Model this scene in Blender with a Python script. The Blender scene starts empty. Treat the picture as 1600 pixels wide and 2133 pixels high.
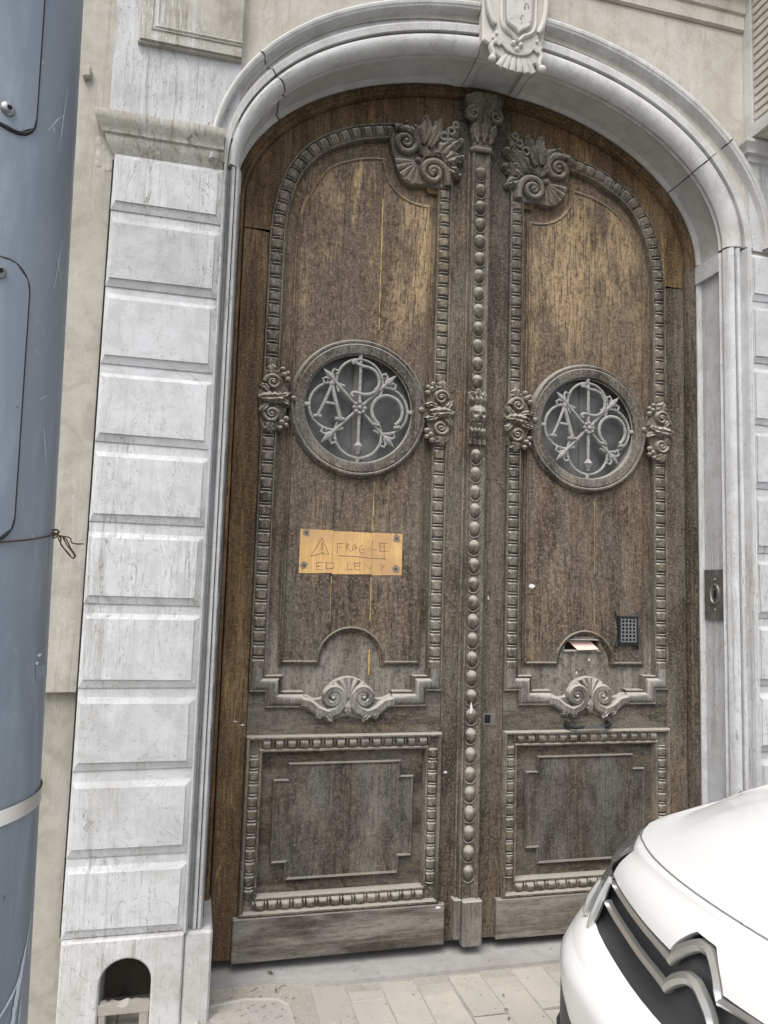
import bpy, math, random
from mathutils import Vector, Matrix
from mathutils.geometry import tessellate_polygon
random.seed(7)
PI = math.pi
S = bpy.context.scene
COL = S.collection

# ------------------------------------------------------------------ camera, sky, sun, exposure
cam_d = bpy.data.cameras.new('camera'); cam = bpy.data.objects.new('camera', cam_d); COL.objects.link(cam)
cam_d.sensor_fit = 'VERTICAL'; cam_d.sensor_height = 24.0; cam_d.lens = 24.0*1567.05/2133.0
cam_d.clip_start = 0.02; cam_d.clip_end = 2000
def cam_rot(yaw, pitch, roll):
    cy, sy, cp, sp, cr, sr = math.cos(yaw), math.sin(yaw), math.cos(pitch), math.sin(pitch), math.cos(roll), math.sin(roll)
    Rz = Matrix(((cy, sy, 0), (-sy, cy, 0), (0, 0, 1)))
    Rx = Matrix(((1, 0, 0), (0, cp, -sp), (0, sp, cp)))
    Ry = Matrix(((cr, 0, sr), (0, 1, 0), (-sr, 0, cr)))
    return Rz @ Rx @ Ry
R_ = cam_rot(0.244367649, 0.0980309289, -0.0299198327)
r, f, u = R_.col[0], R_.col[1], R_.col[2]
cam.matrix_world = Matrix(((r[0], u[0], -f[0], -1.2268), (r[1], u[1], -f[1], -3.2), (r[2], u[2], -f[2], 1.5146), (0, 0, 0, 1)))
S.camera = cam

SUN_EL, SUN_AZ = math.radians(55), math.radians(-30)      # azimuth measured from the street normal (-y) towards +x
w = bpy.data.worlds.new('World'); S.world = w; w.use_nodes = True
nt = w.node_tree; bg = nt.nodes['Background']
sky = nt.nodes.new('ShaderNodeTexSky'); sky.sky_type = 'NISHITA'; sky.sun_disc = False
sky.sun_elevation = SUN_EL; sky.sun_rotation = math.radians(180) - SUN_AZ
sky.air_density = 1.0; sky.dust_density = 3.0; sky.ozone_density = 1.0
hs = nt.nodes.new('ShaderNodeHueSaturation'); hs.inputs['Saturation'].default_value = 0.38
nt.links.new(sky.outputs[0], hs.inputs['Color']); nt.links.new(hs.outputs[0], bg.inputs[0])
bg.inputs[1].default_value = 0.15
sd = bpy.data.lights.new('sun', 'SUN'); sd.energy = 1.25; sd.angle = math.radians(40); sd.color = (1.0, 0.96, 0.9)
sun = bpy.data.objects.new('sun', sd); COL.objects.link(sun)
sdir = Vector((math.sin(SUN_AZ)*math.cos(SUN_EL), -math.cos(SUN_AZ)*math.cos(SUN_EL), math.sin(SUN_EL)))
sun.rotation_euler = sdir.to_track_quat('Z', 'Y').to_euler(); sun.location = sdir*30
S.view_settings.view_transform = 'Standard'; S.view_settings.look = 'None'
S.view_settings.gamma = 1; S.view_settings.use_curve_mapping = False
S.view_settings.exposure = 0.97

# ------------------------------------------------------------------ materials
class NB:
    """small node-graph builder"""
    def __init__(s, name):
        s.m = bpy.data.materials.new(name); s.m.use_nodes = True; s.t = s.m.node_tree
        s.b = s.t.nodes['Principled BSDF']; s._pos = None
    def n(s, typ, **kw):
        x = s.t.nodes.new(typ)
        for k, v in kw.items(): setattr(x, k, v)
        return x
    def link(s, a, b): s.t.links.new(a, b)
    def put(s, sock, v):
        if hasattr(v, 'is_output'): s.link(v, sock)
        elif isinstance(v, tuple) and len(v) == 3 and sock.type == 'RGBA': sock.default_value = (*v, 1)
        else: sock.default_value = v
    def pos(s):
        if s._pos is None:
            s._pos = s.n('ShaderNodeNewGeometry')
        return s._pos.outputs['Position']
    def normal_z(s):
        s.pos(); x = s.n('ShaderNodeSeparateXYZ'); s.link(s._pos.outputs['Normal'], x.inputs[0]); return x.outputs[2]
    def sep(s):
        x = s.n('ShaderNodeSeparateXYZ'); s.link(s.pos(), x.inputs[0]); return x.outputs
    def map(s, scale, loc=(0, 0, 0), rot=(0, 0, 0), src=None):
        x = s.n('ShaderNodeMapping'); s.link(src or s.pos(), x.inputs[0])
        x.inputs['Location'].default_value = loc; x.inputs['Rotation'].default_value = rot; x.inputs['Scale'].default_value = scale
        return x.outputs[0]
    def noise(s, scale, detail=4, rough=.55, dist=0, vec=None):
        x = s.n('ShaderNodeTexNoise'); s.link(vec or s.pos(), x.inputs['Vector'])
        x.inputs['Scale'].default_value = scale; x.inputs['Detail'].default_value = detail
        x.inputs['Roughness'].default_value = rough; x.inputs['Distortion'].default_value = dist
        return x.outputs[0]
    def ramp(s, fac, lo, hi, a=0., b=1., smooth=True):
        x = s.n('ShaderNodeMapRange'); x.interpolation_type = 'SMOOTHSTEP' if smooth else 'LINEAR'
        s.put(x.inputs[0], fac); x.inputs[1].default_value = lo; x.inputs[2].default_value = hi
        x.inputs[3].default_value = a; x.inputs[4].default_value = b
        return x.outputs[0]
    def math(s, op, a, b=0.0):
        x = s.n('ShaderNodeMath', operation=op); s.put(x.inputs[0], a); s.put(x.inputs[1], b); return x.outputs[0]
    def mix(s, fac, a, b, mode='MIX'):
        x = s.n('ShaderNodeMix', data_type='RGBA', blend_type=mode)
        s.put(x.inputs[0], fac); s.put(x.inputs[6], a); s.put(x.inputs[7], b); return x.outputs[2]
    def veins(s, vec, scale, width, detail=3, dist=0.6):
        v = s.noise(scale, detail, .5, dist, vec)
        d = s.math('ABSOLUTE', s.math('SUBTRACT', v, .5))
        return s.ramp(d, 0, width, 1, 0)
    def rnd(s):
        return s.n('ShaderNodeObjectInfo').outputs['Random']
    def bump(s, h, strength, dist=.004, prev=None):
        x = s.n('ShaderNodeBump'); x.inputs['Strength'].default_value = strength; x.inputs['Distance'].default_value = dist
        s.link(h, x.inputs['Height'])
        if prev is not None: s.link(prev, x.inputs['Normal'])
        return x.outputs[0]
    def done(s, color, rough=.8, bump=None, **kw):
        s.put(s.b.inputs['Base Color'], color); s.put(s.b.inputs['Roughness'], rough)
        if bump is not None: s.link(bump, s.b.inputs['Normal'])
        for k, v in kw.items(): s.put(s.b.inputs[k], v)
        return s.m

def flat(name, col, rough=.5, metal=0., **kw):
    n = NB(name); return n.done(col, rough, Metallic=metal, **kw)

def wood(name, dark, mid, ochre, grey, och_lo=.60, och_hi=.75, greyamt=.3, dust=.7, dustcol=(.25, .235, .20), horiz=False, warmtop=0., relief=.8, paint=.55, rubbed=.35, spk=1., lowgrey=0.):
    n = NB(name)
    gs = (5, 60, 60) if horiz else (60, 60, 4)
    grain = n.noise(1, 5, .6, .8, n.map(gs, (3.1, 0, 1.7)))
    fine = n.noise(1, 4, .65, .4, n.map((14, 120, 120) if horiz else (120, 120, 11)))
    patch = n.noise(1, 5, .62, .4, n.map((1.9, 4.5, 9) if horiz else (4.5, 4.5, 1.9), (2.3, 0, 9.1)))
    patch2 = n.noise(1, 6, .68, .8, n.map((2.0, 9, 16) if horiz else (9, 9, 2.0), (8.1, 0, 2.2)))
    patch3 = n.noise(1, 5, .62, .5, n.map((1.1, 3.2, 6) if horiz else (3.2, 3.2, 1.1), (1.1, 0, 5.4)))
    speck = n.noise(105, 3, .62)
    flake = n.noise(34, 7, .78, .5)
    c = n.mix(n.ramp(grain, .32, .68), dark, mid)
    streak = n.noise(1, 4, .6, .4, n.map((.7, 16, 16) if horiz else (16, 16, .7), (6.1, 0, 3.3)))
    c = n.mix(n.ramp(streak, .45, .66, 0, .75), c, (dark[0]*.8, dark[1]*.76, dark[2]*.76))
    c = n.mix(n.ramp(streak, .46, .32, 0, .5), c, (mid[0]*1.55, mid[1]*1.42, mid[2]*1.25))
    c = n.mix(n.math('MULTIPLY', n.ramp(patch, .40, .62), greyamt), c, grey)
    och = n.ramp(patch2, och_lo, och_hi)
    rub = n.math('MULTIPLY', n.ramp(patch3, .45, .64), rubbed)
    if warmtop:
        z = n.sep()[2]
        zz = n.math('MULTIPLY', n.ramp(z, 2.5, 3.0), n.ramp(z, 3.3, 3.55, 1, .25))
        och = n.math('MULTIPLY', och, n.math('ADD', n.math('MULTIPLY', zz, warmtop), .25))
        rub = n.math('MULTIPLY', rub, n.math('ADD', n.math('MULTIPLY', zz, warmtop*1.3), .45))
        z2 = n.ramp(z, 1.0, 3.2)
        c = n.mix(n.math('MULTIPLY', z2, .5), c, (mid[0]*1.35, mid[1]*1.12, mid[2]*.85))
    if lowgrey:
        lg = n.math('MULTIPLY', n.ramp(n.math('ADD', n.sep()[2], n.math('MULTIPLY', n.math('SUBTRACT', patch2, .5), .35)), 1.20, 1.36, 1, 0), lowgrey)
        c = n.mix(lg, c, n.mix(n.ramp(streak, .4, .62), (.23, .22, .195), (.15, .14, .115)))
    # varnish rubbed through to paler wood, broken up by the grain
    c = n.mix(n.math('MULTIPLY', rub, n.ramp(fine, .30, .60)), c, (.30, .215, .12))
    och = n.math('MULTIPLY', och, n.ramp(fine, .34, .58))
    c = n.mix(och, c, ochre)
    # crazed, peeling skin of old varnish: dark curls and light bare flecks
    pk = n.ramp(patch, .35, .65, 1, .5)
    c = n.mix(n.math('MULTIPLY', n.ramp(flake, .50, .58), n.math('MULTIPLY', pk, paint)), c, (dark[0]*.5, dark[1]*.5, dark[2]*.52))
    c = n.mix(n.math('MULTIPLY', n.ramp(speck, .53, .66), .5*spk), c, (mid[0]*2.7, mid[1]*2.7, mid[2]*2.7))
    c = n.mix(n.math('MULTIPLY', n.ramp(speck, .46, .34), .55*spk), c, (dark[0]*.4, dark[1]*.4, dark[2]*.4))
    c = n.mix(n.math('MULTIPLY', n.ramp(fine, .50, .36), .4), c, (dark[0]*.5, dark[1]*.5, dark[2]*.5))
    tone = n.ramp(n.rnd(), 0, 1, .9, 1.1, False)
    v = n.n('ShaderNodeHueSaturation'); n.link(c, v.inputs['Color']); n.link(tone, v.inputs['Value']); c = v.outputs[0]
    nz = n.normal_z()
    df = n.math('MULTIPLY', n.ramp(n.math('ADD', nz, n.math('MULTIPLY', n.math('SUBTRACT', flake, .5), .6)), .08, .55), dust)
    c = n.mix(df, c, dustcol)
    b = n.bump(grain, .45*relief, .003)
    b = n.bump(flake, .8*relief, .004, b)
    b = n.bump(speck, .6*relief*spk, .002, b)
    return n.done(c, n.ramp(flake, .3, .7, .6, .9), b, **{'Specular IOR Level': .3})

D_, M_, O_, G_ = (.032, .025, .0192), (.102, .080, .060), (.38, .245, .10), (.145, .134, .114)
W_panel = wood('weathered_oak_panel', D_, M_, (.40, .285, .145), G_, .52, .74, .42, .6, warmtop=1.15, rubbed=.62, spk=.95)
W_ground = wood('weathered_oak_ground', D_, M_, O_, G_, .60, .76, .42, .6, warmtop=.7, rubbed=.5, spk=.8, lowgrey=.85)
W_low = wood('weathered_oak_low_panel', (.035, .030, .026), (.090, .079, .066), (.24, .17, .08), (.16, .152, .138), .66, .8, .6, .6, rubbed=.2, spk=.7)
W_stile = wood('weathered_oak_stile', (.032, .025, .0187), (.104, .082, .060), O_, G_, .64, .80, .45, .6, paint=.7, spk=1., rubbed=.3)
W_warm = wood('varnished_oak_edge', (.050, .031, .014), (.140, .086, .038), (.36, .235, .095), (.12, .09, .058), .56, .76, .3, .35, (.2, .17, .12), rubbed=.35, paint=.45, spk=.7)
W_ring = wood('weathered_oak_ring', (.038, .033, .027), (.105, .093, .076), (.27, .2, .12), (.17, .16, .138), .66, .84, .7, .75, (.29, .275, .245), relief=.7, paint=.5, rubbed=.2, spk=.9)
W_carve = wood('weathered_oak_carving', (.052, .044, .035), (.136, .118, .094), (.27, .19, .1), (.19, .174, .145), .66, .84, .65, .85, (.335, .315, .275), relief=.6, paint=.35, rubbed=.25, spk=.7)  # pale dust on upward faces, toned to carry painted highlights too
W_grey = wood('silvered_oak', (.085, .077, .066), (.165, .153, .134), (.25, .19, .11), (.25, .238, .214), .72, .85, .85, .8, (.38, .362, .33), relief=.5, paint=.25, rubbed=.1, spk=.35)
W_kick = wood('silvered_oak_board', (.048, .041, .034), (.15, .136, .116), (.22, .14, .06), (.225, .213, .19), .62, .8, .8, .6, (.3, .29, .26), horiz=True, relief=.8, paint=.12, rubbed=.1, spk=.2)
W_rail = wood('weathered_oak_rail', (.034, .028, .022), (.098, .082, .063), (.26, .17, .08), G_, .66, .82, .7, .6, horiz=True, rubbed=.25, spk=.6)

def stone(name, a, b, stain, streak=.6, vein=.5, rough=.82, dirt=(.2, .19, .16), dust=0., bscale=1.):
    n = NB(name)
    big = n.noise(2.2, 5, .6, .4)
    c = n.mix(n.ramp(big, .35, .65), a, b)
    cloud = n.noise(9, 5, .62, .6)
    c = n.mix(n.ramp(cloud, .5, .36, 0, .35), c, (stain[0]*1.15, stain[1]*1.15, stain[2]*1.15))
    c = n.mix(n.ramp(cloud, .45, .7, 0, .45), c, (min(a[0]*1.22, .8), min(a[1]*1.22, .8), min(a[2]*1.22, .8)))
    # water runs: long vertical stains and calcite drips
    run = n.noise(1, 4, .6, .9, n.map((26, 26, .9), (0, 0, 4)))
    area = n.ramp(n.noise(1.7, 3, .5, .3, n.map((1.6, 1.6, .7), (5, 0, 1))), .42, .62)
    c = n.mix(n.math('MULTIPLY', n.math('MULTIPLY', n.ramp(run, .52, .68), area), streak), c, stain)
    c = n.mix(n.math('MULTIPLY', n.math('MULTIPLY', n.ramp(run, .46, .34), area), streak*.4), c, (.60, .61, .62))
    v1 = n.veins(n.map((11, 11, 1.5), (1, 0, 7)), 2.2, .012, 4, 1.6)
    c = n.mix(n.math('MULTIPLY', n.math('MULTIPLY', v1, n.math('ADD', area, .3)), vein), c, (dirt[0], dirt[1], dirt[2]))
    v3 = n.veins(n.map((9, 9, 1.0), (4, 1, 2)), 5.0, .03, 3, 1.2)
    c = n.mix(n.math('MULTIPLY', n.math('MULTIPLY', v3, area), streak*.45), c, (.64, .65, .66))
    v2 = n.veins(n.map((4, 4, 6)), 1.3, .006, 5, .8)
    c = n.mix(n.math('MULTIPLY', v2, vein*.55), c, dirt)
    run2 = n.noise(1, 5, .65, 1.3, n.map((55, 55, 2.2), (7, 3, 1)))
    c = n.mix(n.math('MULTIPLY', n.math('MULTIPLY', n.ramp(run2, .56, .66), n.ramp(big, .42, .62)), streak*.55), c, stain)
    pit = n.noise(85, 4, .7)
    c = n.mix(n.ramp(pit, .60, .72, 0, .5), c, dirt)
    soil = n.noise(5, 6, .7, .5)
    c = n.mix(n.ramp(soil, .58, .8, 0, .38), c, stain)
    tone = n.ramp(n.rnd(), 0, 1, .88, 1.05, False)
    hv = n.n('ShaderNodeHueSaturation'); n.link(c, hv.inputs['Color']); n.link(tone, hv.inputs['Value']); c = hv.outputs[0]
    bp = n.bump(n.noise(30, 6, .65), .35*bscale, .006)
    bp = n.bump(pit, .3*bscale, .002, bp)
    bp = n.bump(v1, .25*bscale, -.003, bp)
    return n.done(c, rough, bp, **{'Specular IOR Level': .3})

ST_block = stone('blue_limestone', (.475, .48, .492), (.435, .435, .432), (.29, .285, .275), .8, .75)
ST_arch = stone('grey_limestone', (.475, .475, .47), (.44, .43, .405), (.29, .285, .265), .4, .4)
ST_cream = stone('cream_limestone', (.45, .428, .378), (.41, .385, .33), (.29, .262, .21), .3, .45)
ST_key = stone('carved_limestone', (.47, .455, .42), (.43, .41, .37), (.3, .285, .25), .2, .15)
ST_cap = stone('stained_limestone', (.44, .425, .385), (.36, .34, .29), (.15, .135, .105), .9, .3)
ST_soil = stone('soiled_limestone', (.35, .335, .295), (.29, .275, .235), (.13, .12, .095), 1., .4)
ST_base = stone('plinth_limestone', (.45, .452, .45), (.41, .402, .385), (.26, .24, .21), .9, .7)
ST_thr = stone('worn_threshold_stone', (.34, .335, .325), (.30, .29, .275), (.22, .21, .19), 0, .1)
ST_rend = stone('beige_render', (.355, .338, .292), (.31, .293, .245), (.18, .165, .13), .35, .12)
ST_dark = stone('dark_niche_stone', (.10, .085, .065), (.07, .06, .045), (.03, .027, .02), .1, .1)  # darker stone colour for the back of the niche
ST_scr = stone('worn_iron_stone', (.28, .255, .22), (.34, .32, .29), (.15, .135, .11), .1, .2)

def paver_mat():
    n = NB('dusty_concrete_paver')
    big = n.noise(1.6, 5, .6)
    c = n.mix(n.ramp(big, .35, .68), (.36, .35, .325), (.44, .415, .355))
    c = n.mix(n.ramp(n.noise(14, 6, .7), .5, .75, 0, .5), c, (.29, .275, .24))
    c = n.mix(n.ramp(n.noise(60, 3, .6), .62, .74, 0, .45), c, (.2, .185, .16))
    t = n.ramp(n.rnd(), 0, 1, .91, 1.06, False)
    hv = n.n('ShaderNodeHueSaturation'); n.link(c, hv.inputs['Color']); n.link(t, hv.inputs['Value'])
    bp = n.bump(n.noise(40, 6, .7), .5, .004)
    return n.done(hv.outputs[0], .9, bp, **{'Specular IOR Level': .25})
PAVER = paver_mat()
def grit_mat(name, a, b, sc=120):
    n = NB(name)
    c = n.mix(n.ramp(n.noise(sc, 4, .7), .35, .68), a, b)
    c = n.mix(n.ramp(n.noise(7, 5, .65), .45, .75, 0, .6), c, (a[0]*.8, a[1]*.8, a[2]*.8))
    return n.done(c, .95, n.bump(n.noise(sc*.7, 5, .7), .8, .005))
GRIT = grit_mat('sandy_joint_grit', (.31, .29, .25), (.40, .378, .33))
ASPH = grit_mat('grey_asphalt', (.05, .05, .05), (.085, .083, .08), 200)
MORTAR = grit_mat('crumbling_mortar', (.37, .345, .29), (.47, .445, .385), 60)
KERB = stone('kerb_granite', (.3, .3, .295), (.26, .255, .25), (.18, .17, .16), 0, .1)

def pole_mat():
    n = NB('blue_grey_paint')
    c = n.mix(n.ramp(n.noise(2.6, 4, .6, .4, n.map((1, 1, .5))), .35, .7), (.158, .188, .226), (.19, .218, .252))
    rub = n.noise(1, 6, .72, .6, n.map((11, 11, 2.0), (3, 1, 0)))
    c = n.mix(n.ramp(rub, .50, .74, 0, .55), c, (.30, .345, .40))
    c = n.mix(n.ramp(rub, .46, .30, 0, .5), c, (.125, .148, .175))
    spl = n.noise(24, 5, .7, .8)
    c = n.mix(n.ramp(spl, .64, .74, 0, .55), c, (.36, .40, .44))
    scr = n.veins(n.map((10, 10, 4), rot=(.3, .2, .1)), 2.6, .005, 6, .6)
    gate = n.ramp(n.noise(3.3, 3, .5), .40, .55)
    c = n.mix(n.math('MULTIPLY', n.math('MULTIPLY', scr, gate), .12), c, (.45, .5, .56))
    dots = n.noise(55, 3, .6)
    c = n.mix(n.ramp(dots, .73, .76, 0, .8), c, (.07, .08, .1))
    return n.done(c, n.ramp(rub, .3, .8, .3, .5), n.bump(n.noise(9, 4, .6), .12, .004), **{'Specular IOR Level': .5})
POLE = pole_mat()
PANEL = POLE
STEEL = flat('stainless_band', (.74, .735, .72), .35, .7)
BOLT = flat('galvanised_bolt', (.28, .29, .3), .4, .8)
CHIP = flat('bare_primer_chip', (.50, .56, .62), .6)
RUST = flat('rusty_wire', (.05, .026, .016), .85)
IRON = None
def iron_mat():
    n = NB('dusty_wrought_iron')
    c = n.mix(n.ramp(n.noise(70, 4, .65), .35, .65), (.17, .168, .158), (.28, .275, .255))
    nz = n.normal_z(); c = n.mix(n.ramp(nz, 0, .7, 0, .5), c, (.36, .35, .325))
    c = n.mix(n.ramp(n.noise(40, 4, .7), .6, .7, 0, .6), c, (.1, .08, .065))
    return n.done(c, .75, n.bump(n.noise(180, 4, .7), .4, .002))
IRON = iron_mat()
DIRON = flat('dark_iron', (.03, .032, .036), .45, .5)
BLACK = flat('dark_void', (.004, .004, .004), .95)
BRASS = None
def plate_mat():
    n = NB('tarnished_bronze')
    c = n.mix(n.ramp(n.noise(18, 5, .65, .3), .35, .68), (.15, .142, .13), (.27, .258, .24))
    return n.done(c, n.ramp(n.noise(12, 4, .6), .3, .7, .35, .6), n.bump(n.noise(60, 4), .15, .002), Metallic=.6)
BRASS = plate_mat()
def glass_mat():
    n = NB('dusty_glass')
    c = n.mix(n.ramp(n.noise(5, 5, .65, .3), .3, .72), (.045, .048, .047), (.125, .127, .12))
    c = n.mix(n.ramp(n.noise(60, 4, .7), .55, .75, 0, .4), c, (.2, .195, .185))
    return n.done(c, n.ramp(n.noise(7, 3), .3, .7, .4, .7), **{'Specular IOR Level': .3})
GLASS = glass_mat()
def bare_mat():
    n = NB('bare_golden_wood')
    g = n.noise(1, 5, .6, .6, n.map((70, 70, 6)))
    c = n.mix(n.ramp(g, .3, .7), (.47, .285, .105), (.58, .37, .155))
    c = n.mix(n.ramp(n.noise(6, 4, .6, .4), .42, .66, 0, .7), c, (.38, .23, .115))
    c = n.mix(n.ramp(n.noise(30, 4, .7), .62, .74, 0, .4), c, (.2, .13, .08))
    return n.done(c, .7, n.bump(g, .2, .002))
BARE = bare_mat()
INK = flat('pencil_marks', (.20, .115, .055), .8)
OCHRE = flat('ochre_filler', (.42, .30, .10), .85)
PAPER = flat('pink_paper', (.72, .50, .43), .7)
WHITE = flat('white_paint_fleck', (.58, .57, .55), .7)
def car_mat():
    n = NB('white_car_paint')
    c = n.mix(n.ramp(n.noise(120, 2, .6), .76, .79, 0, .5), (.68, .68, .675), (.42, .39, .34))
    dirt = n.noise(2.2, 3, .5)
    c = n.mix(n.ramp(dirt, .4, .7, 0, .3), c, (.62, .615, .60))
    return n.done(c, .28, **{'Coat Weight': .5, 'Coat Roughness': .06})
CARW = car_mat()
CARD = flat('black_grille_plastic', (.035, .037, .04), .5)
CHROME = flat('satin_chrome', (.62, .62, .60), .28, .85)
LAMP = flat('smoked_headlamp', (.10, .105, .11), .12, 0., **{'Coat Weight': 1.})
GAP = flat('shut_line', (.16, .16, .16), .6)
RUBBER = flat('tyre_rubber', (.02, .02, .02), .85)
CGLASS = flat('dark_car_glass', (.02, .025, .03), .05)

# ------------------------------------------------------------------ object helpers
WL = {}
def _props(o, label, cat, group, kind):
    if label: o['label'] = label
    if cat: o['category'] = cat
    if group: o['group'] = group
    if kind: o['kind'] = kind
def thing(name, label, cat, loc=(0, 0, 0), group=None, kind=None):
    o = bpy.data.objects.new(name, None); COL.objects.link(o); o.empty_display_size = .1
    o.location = loc; WL[o.name] = Vector(loc); _props(o, label, cat, group, kind); return o
def mk(name, vf, mat, smooth=35):
    me = bpy.data.meshes.new(name); me.from_pydata([tuple(v) for v in vf[0]], [], vf[1]); me.materials.append(mat)
    if smooth:
        me.shade_smooth(); me.set_sharp_from_angle(angle=math.radians(smooth))
    return me
def put(name, me, parent=None, loc=(0, 0, 0), rot=None, scl=None, label=None, cat=None, group=None, kind=None):
    o = bpy.data.objects.new(name, me); COL.objects.link(o)
    loc = Vector(loc)
    if parent is not None:
        o.parent = parent; o.location = loc - WL[parent.name]
    else: o.location = loc
    if rot: o.rotation_euler = rot
    if scl: o.scale = scl
    WL[o.name] = loc; _props(o, label, cat, group, kind); return o
def obj(name, vf, mat, parent=None, smooth=35, **kw):
    return put(name, mk(name, vf, mat, smooth), parent, **kw)
def join(*vfs):
    V, F = [], []
    for v, f in vfs:
        k = len(V); V += list(v); F += [tuple(i+k for i in q) for q in f]
    return V, F
def xf(vf, fn): return [fn(v) for v in vf[0]], vf[1]
def mir(vf, s): return vf if s > 0 else xf(vf, lambda v: (-v[0], v[1], v[2]))
def grid(P, closeu=False, closev=False):
    nu, nv = len(P), len(P[0]); V = [p for row in P for p in row]; F = []
    for i in range(nu if closeu else nu-1):
        for j in range(nv if closev else nv-1):
            a, b = i*nv+j, i*nv+(j+1) % nv; c, d = ((i+1) % nu)*nv+(j+1) % nv, ((i+1) % nu)*nv+j
            F.append((a, b, c, d))
    return V, F
def box(x0, x1, y0, y1, z0, z1, b=0.):
    if b <= 0:
        V = [(x, y, z) for x in (x0, x1) for y in (y0, y1) for z in (z0, z1)]
        return V, [(0, 1, 3, 2), (4, 6, 7, 5), (0, 4, 5, 1), (2, 3, 7, 6), (0, 2, 6, 4), (1, 5, 7, 3)]
    # chamfered box
    V = []; F = []
    def q(*p):
        k = len(V); V.extend(p); F.append(tuple(range(k, k+len(p))))
    X, Y, Z = (x0, x1), (y0, y1), (z0, z1); xi, yi, zi = (x0+b, x1-b), (y0+b, y1-b), (z0+b, z1-b)
    for a in (0, 1):
        q((X[a], yi[0], zi[0]), (X[a], yi[1], zi[0]), (X[a], yi[1], zi[1]), (X[a], yi[0], zi[1]))
        q((xi[0], Y[a], zi[0]), (xi[1], Y[a], zi[0]), (xi[1], Y[a], zi[1]), (xi[0], Y[a], zi[1]))
        q((xi[0], yi[0], Z[a]), (xi[1], yi[0], Z[a]), (xi[1], yi[1], Z[a]), (xi[0], yi[1], Z[a]))
        for c in (0, 1):
            q((X[a], yi[c], zi[0]), (X[a], yi[c], zi[1]), (xi[a], Y[c], zi[1]), (xi[a], Y[c], zi[0]))
            q((X[a], yi[0], zi[c]), (X[a], yi[1], zi[c]), (xi[a], yi[1], Z[c]), (xi[a], yi[0], Z[c]))
            q((xi[0], Y[a], zi[c]), (xi[1], Y[a], zi[c]), (xi[1], yi[a], Z[c]), (xi[0], yi[a], Z[c]))
            for d in (0, 1):
                q((X[a], yi[c], zi[d]), (xi[a], Y[c], zi[d]), (xi[a], yi[c], Z[d]))
    return V, F
def normals2(path, closed):
    n = len(path); out = []
    for i in range(n):
        p = Vector(path[i])
        a = Vector(path[i-1]) if (i > 0 or closed) else None
        b = Vector(path[(i+1) % n]) if (i < n-1 or closed) else None
        d1 = (p-a).normalized() if a is not None else None
        d2 = (b-p).normalized() if b is not None else None
        if d1 is None: d1 = d2
        if d2 is None: d2 = d1
        n1, n2 = Vector((-d1[1], d1[0])), Vector((-d2[1], d2[0]))
        m = n1+n2
        if m.length < 1e-6: m = n1.copy()
        m.normalize(); c = max(m.dot(n1), .35)
        out.append(m/c)
    return out
def sweep(path, prof, y0=0., closed=False, cap=False):
    """path in the door plane (x,z); profile (offset along left normal, height towards the street)"""
    N = normals2(path, closed)
    P = [[(p[0]+n[0]*o, y0-h, p[1]+n[1]*o) for (o, h) in prof] for p, n in zip(path, N)]
    V, F = grid(P, closeu=closed)
    if cap and not closed:
        k = len(prof); F.append(tuple(range(k))); F.append(tuple(len(V)-k+i for i in range(k)))
    return V, F
def plan_sweep(path, prof, cap=True):
    """path in plan (x,y); profile (offset along right normal = outwards, z)"""
    N = normals2(path, False)
    P = [[(p[0]-n[0]*o, p[1]-n[1]*o, z) for (o, z) in prof] for p, n in zip(path, N)]
    V, F = grid(P)
    if cap:
        k = len(prof); F.append(tuple(range(k))); F.append(tuple(len(V)-k+i for i in range(k)))
    return V, F
def area(l): return sum(l[i][0]*l[(i+1) % len(l)][1]-l[(i+1) % len(l)][0]*l[i][1] for i in range(len(l)))/2
def plate(loops, yf, yb, b=0.):
    """solid plate in the door plane: front at yf, back at yb; first loop outer, the others holes; b = chamfer"""
    V, F = [], []
    outer = []
    inner = []
    for i, l in enumerate(loops):
        l = [tuple(p) for p in l]
        if (area(l) > 0) != (i == 0): l = l[::-1]
        outer.append(l)
        if b:
            N = normals2(l, True); inner.append([(p[0]+n[0]*b, p[1]+n[1]*b) for p, n in zip(l, N)])
        else: inner.append(l)
    idx = []
    for l in inner:
        k = len(V); V += [(p[0], yf, p[1]) for p in l]; idx.append(k)
    tris = tessellate_polygon([[Vector((p[0], p[1], 0)) for p in l] for l in inner])
    F += [tuple(t) for t in tris]
    for l, k in zip(outer, idx):
        n = len(l)
        if b:
            k2 = len(V); V += [(p[0], yf+b, p[1]) for p in l]
            F += [(k+i, k+(i+1) % n, k2+(i+1) % n, k2+i) for i in range(n)]
            k = k2
        k3 = len(V); V += [(p[0], yb, p[1]) for p in l]
        F += [(k+i, k+(i+1) % n, k3+(i+1) % n, k3+i) for i in range(n)]
    return V, F
def tube(pts, rad, seg=8, closed=False, cap=True):
    pts = [Vector(p) for p in pts]; n = len(pts); P = []
    ref = Vector((0, 1, 0))
    for i, p in enumerate(pts):
        a = pts[i-1] if (i > 0 or closed) else p; b = pts[(i+1) % n] if (i < n-1 or closed) else p
        t = (b-a).normalized()
        u_ = ref - t*ref.dot(t)
        if u_.length < 1e-3: u_ = Vector((1, 0, 0)) - t*t[0]
        u_.normalize(); v_ = t.cross(u_)
        rr = rad[i] if isinstance(rad, (list, tuple)) else rad
        P.append([tuple(p + u_*rr*math.cos(2*PI*k/seg) + v_*rr*math.sin(2*PI*k/seg)) for k in range(seg)])
    V, F = grid(P, closeu=closed, closev=True)
    if cap and not closed:
        F.append(tuple(range(seg))); F.append(tuple(len(V)-seg+i for i in range(seg)))
    return V, F
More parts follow.
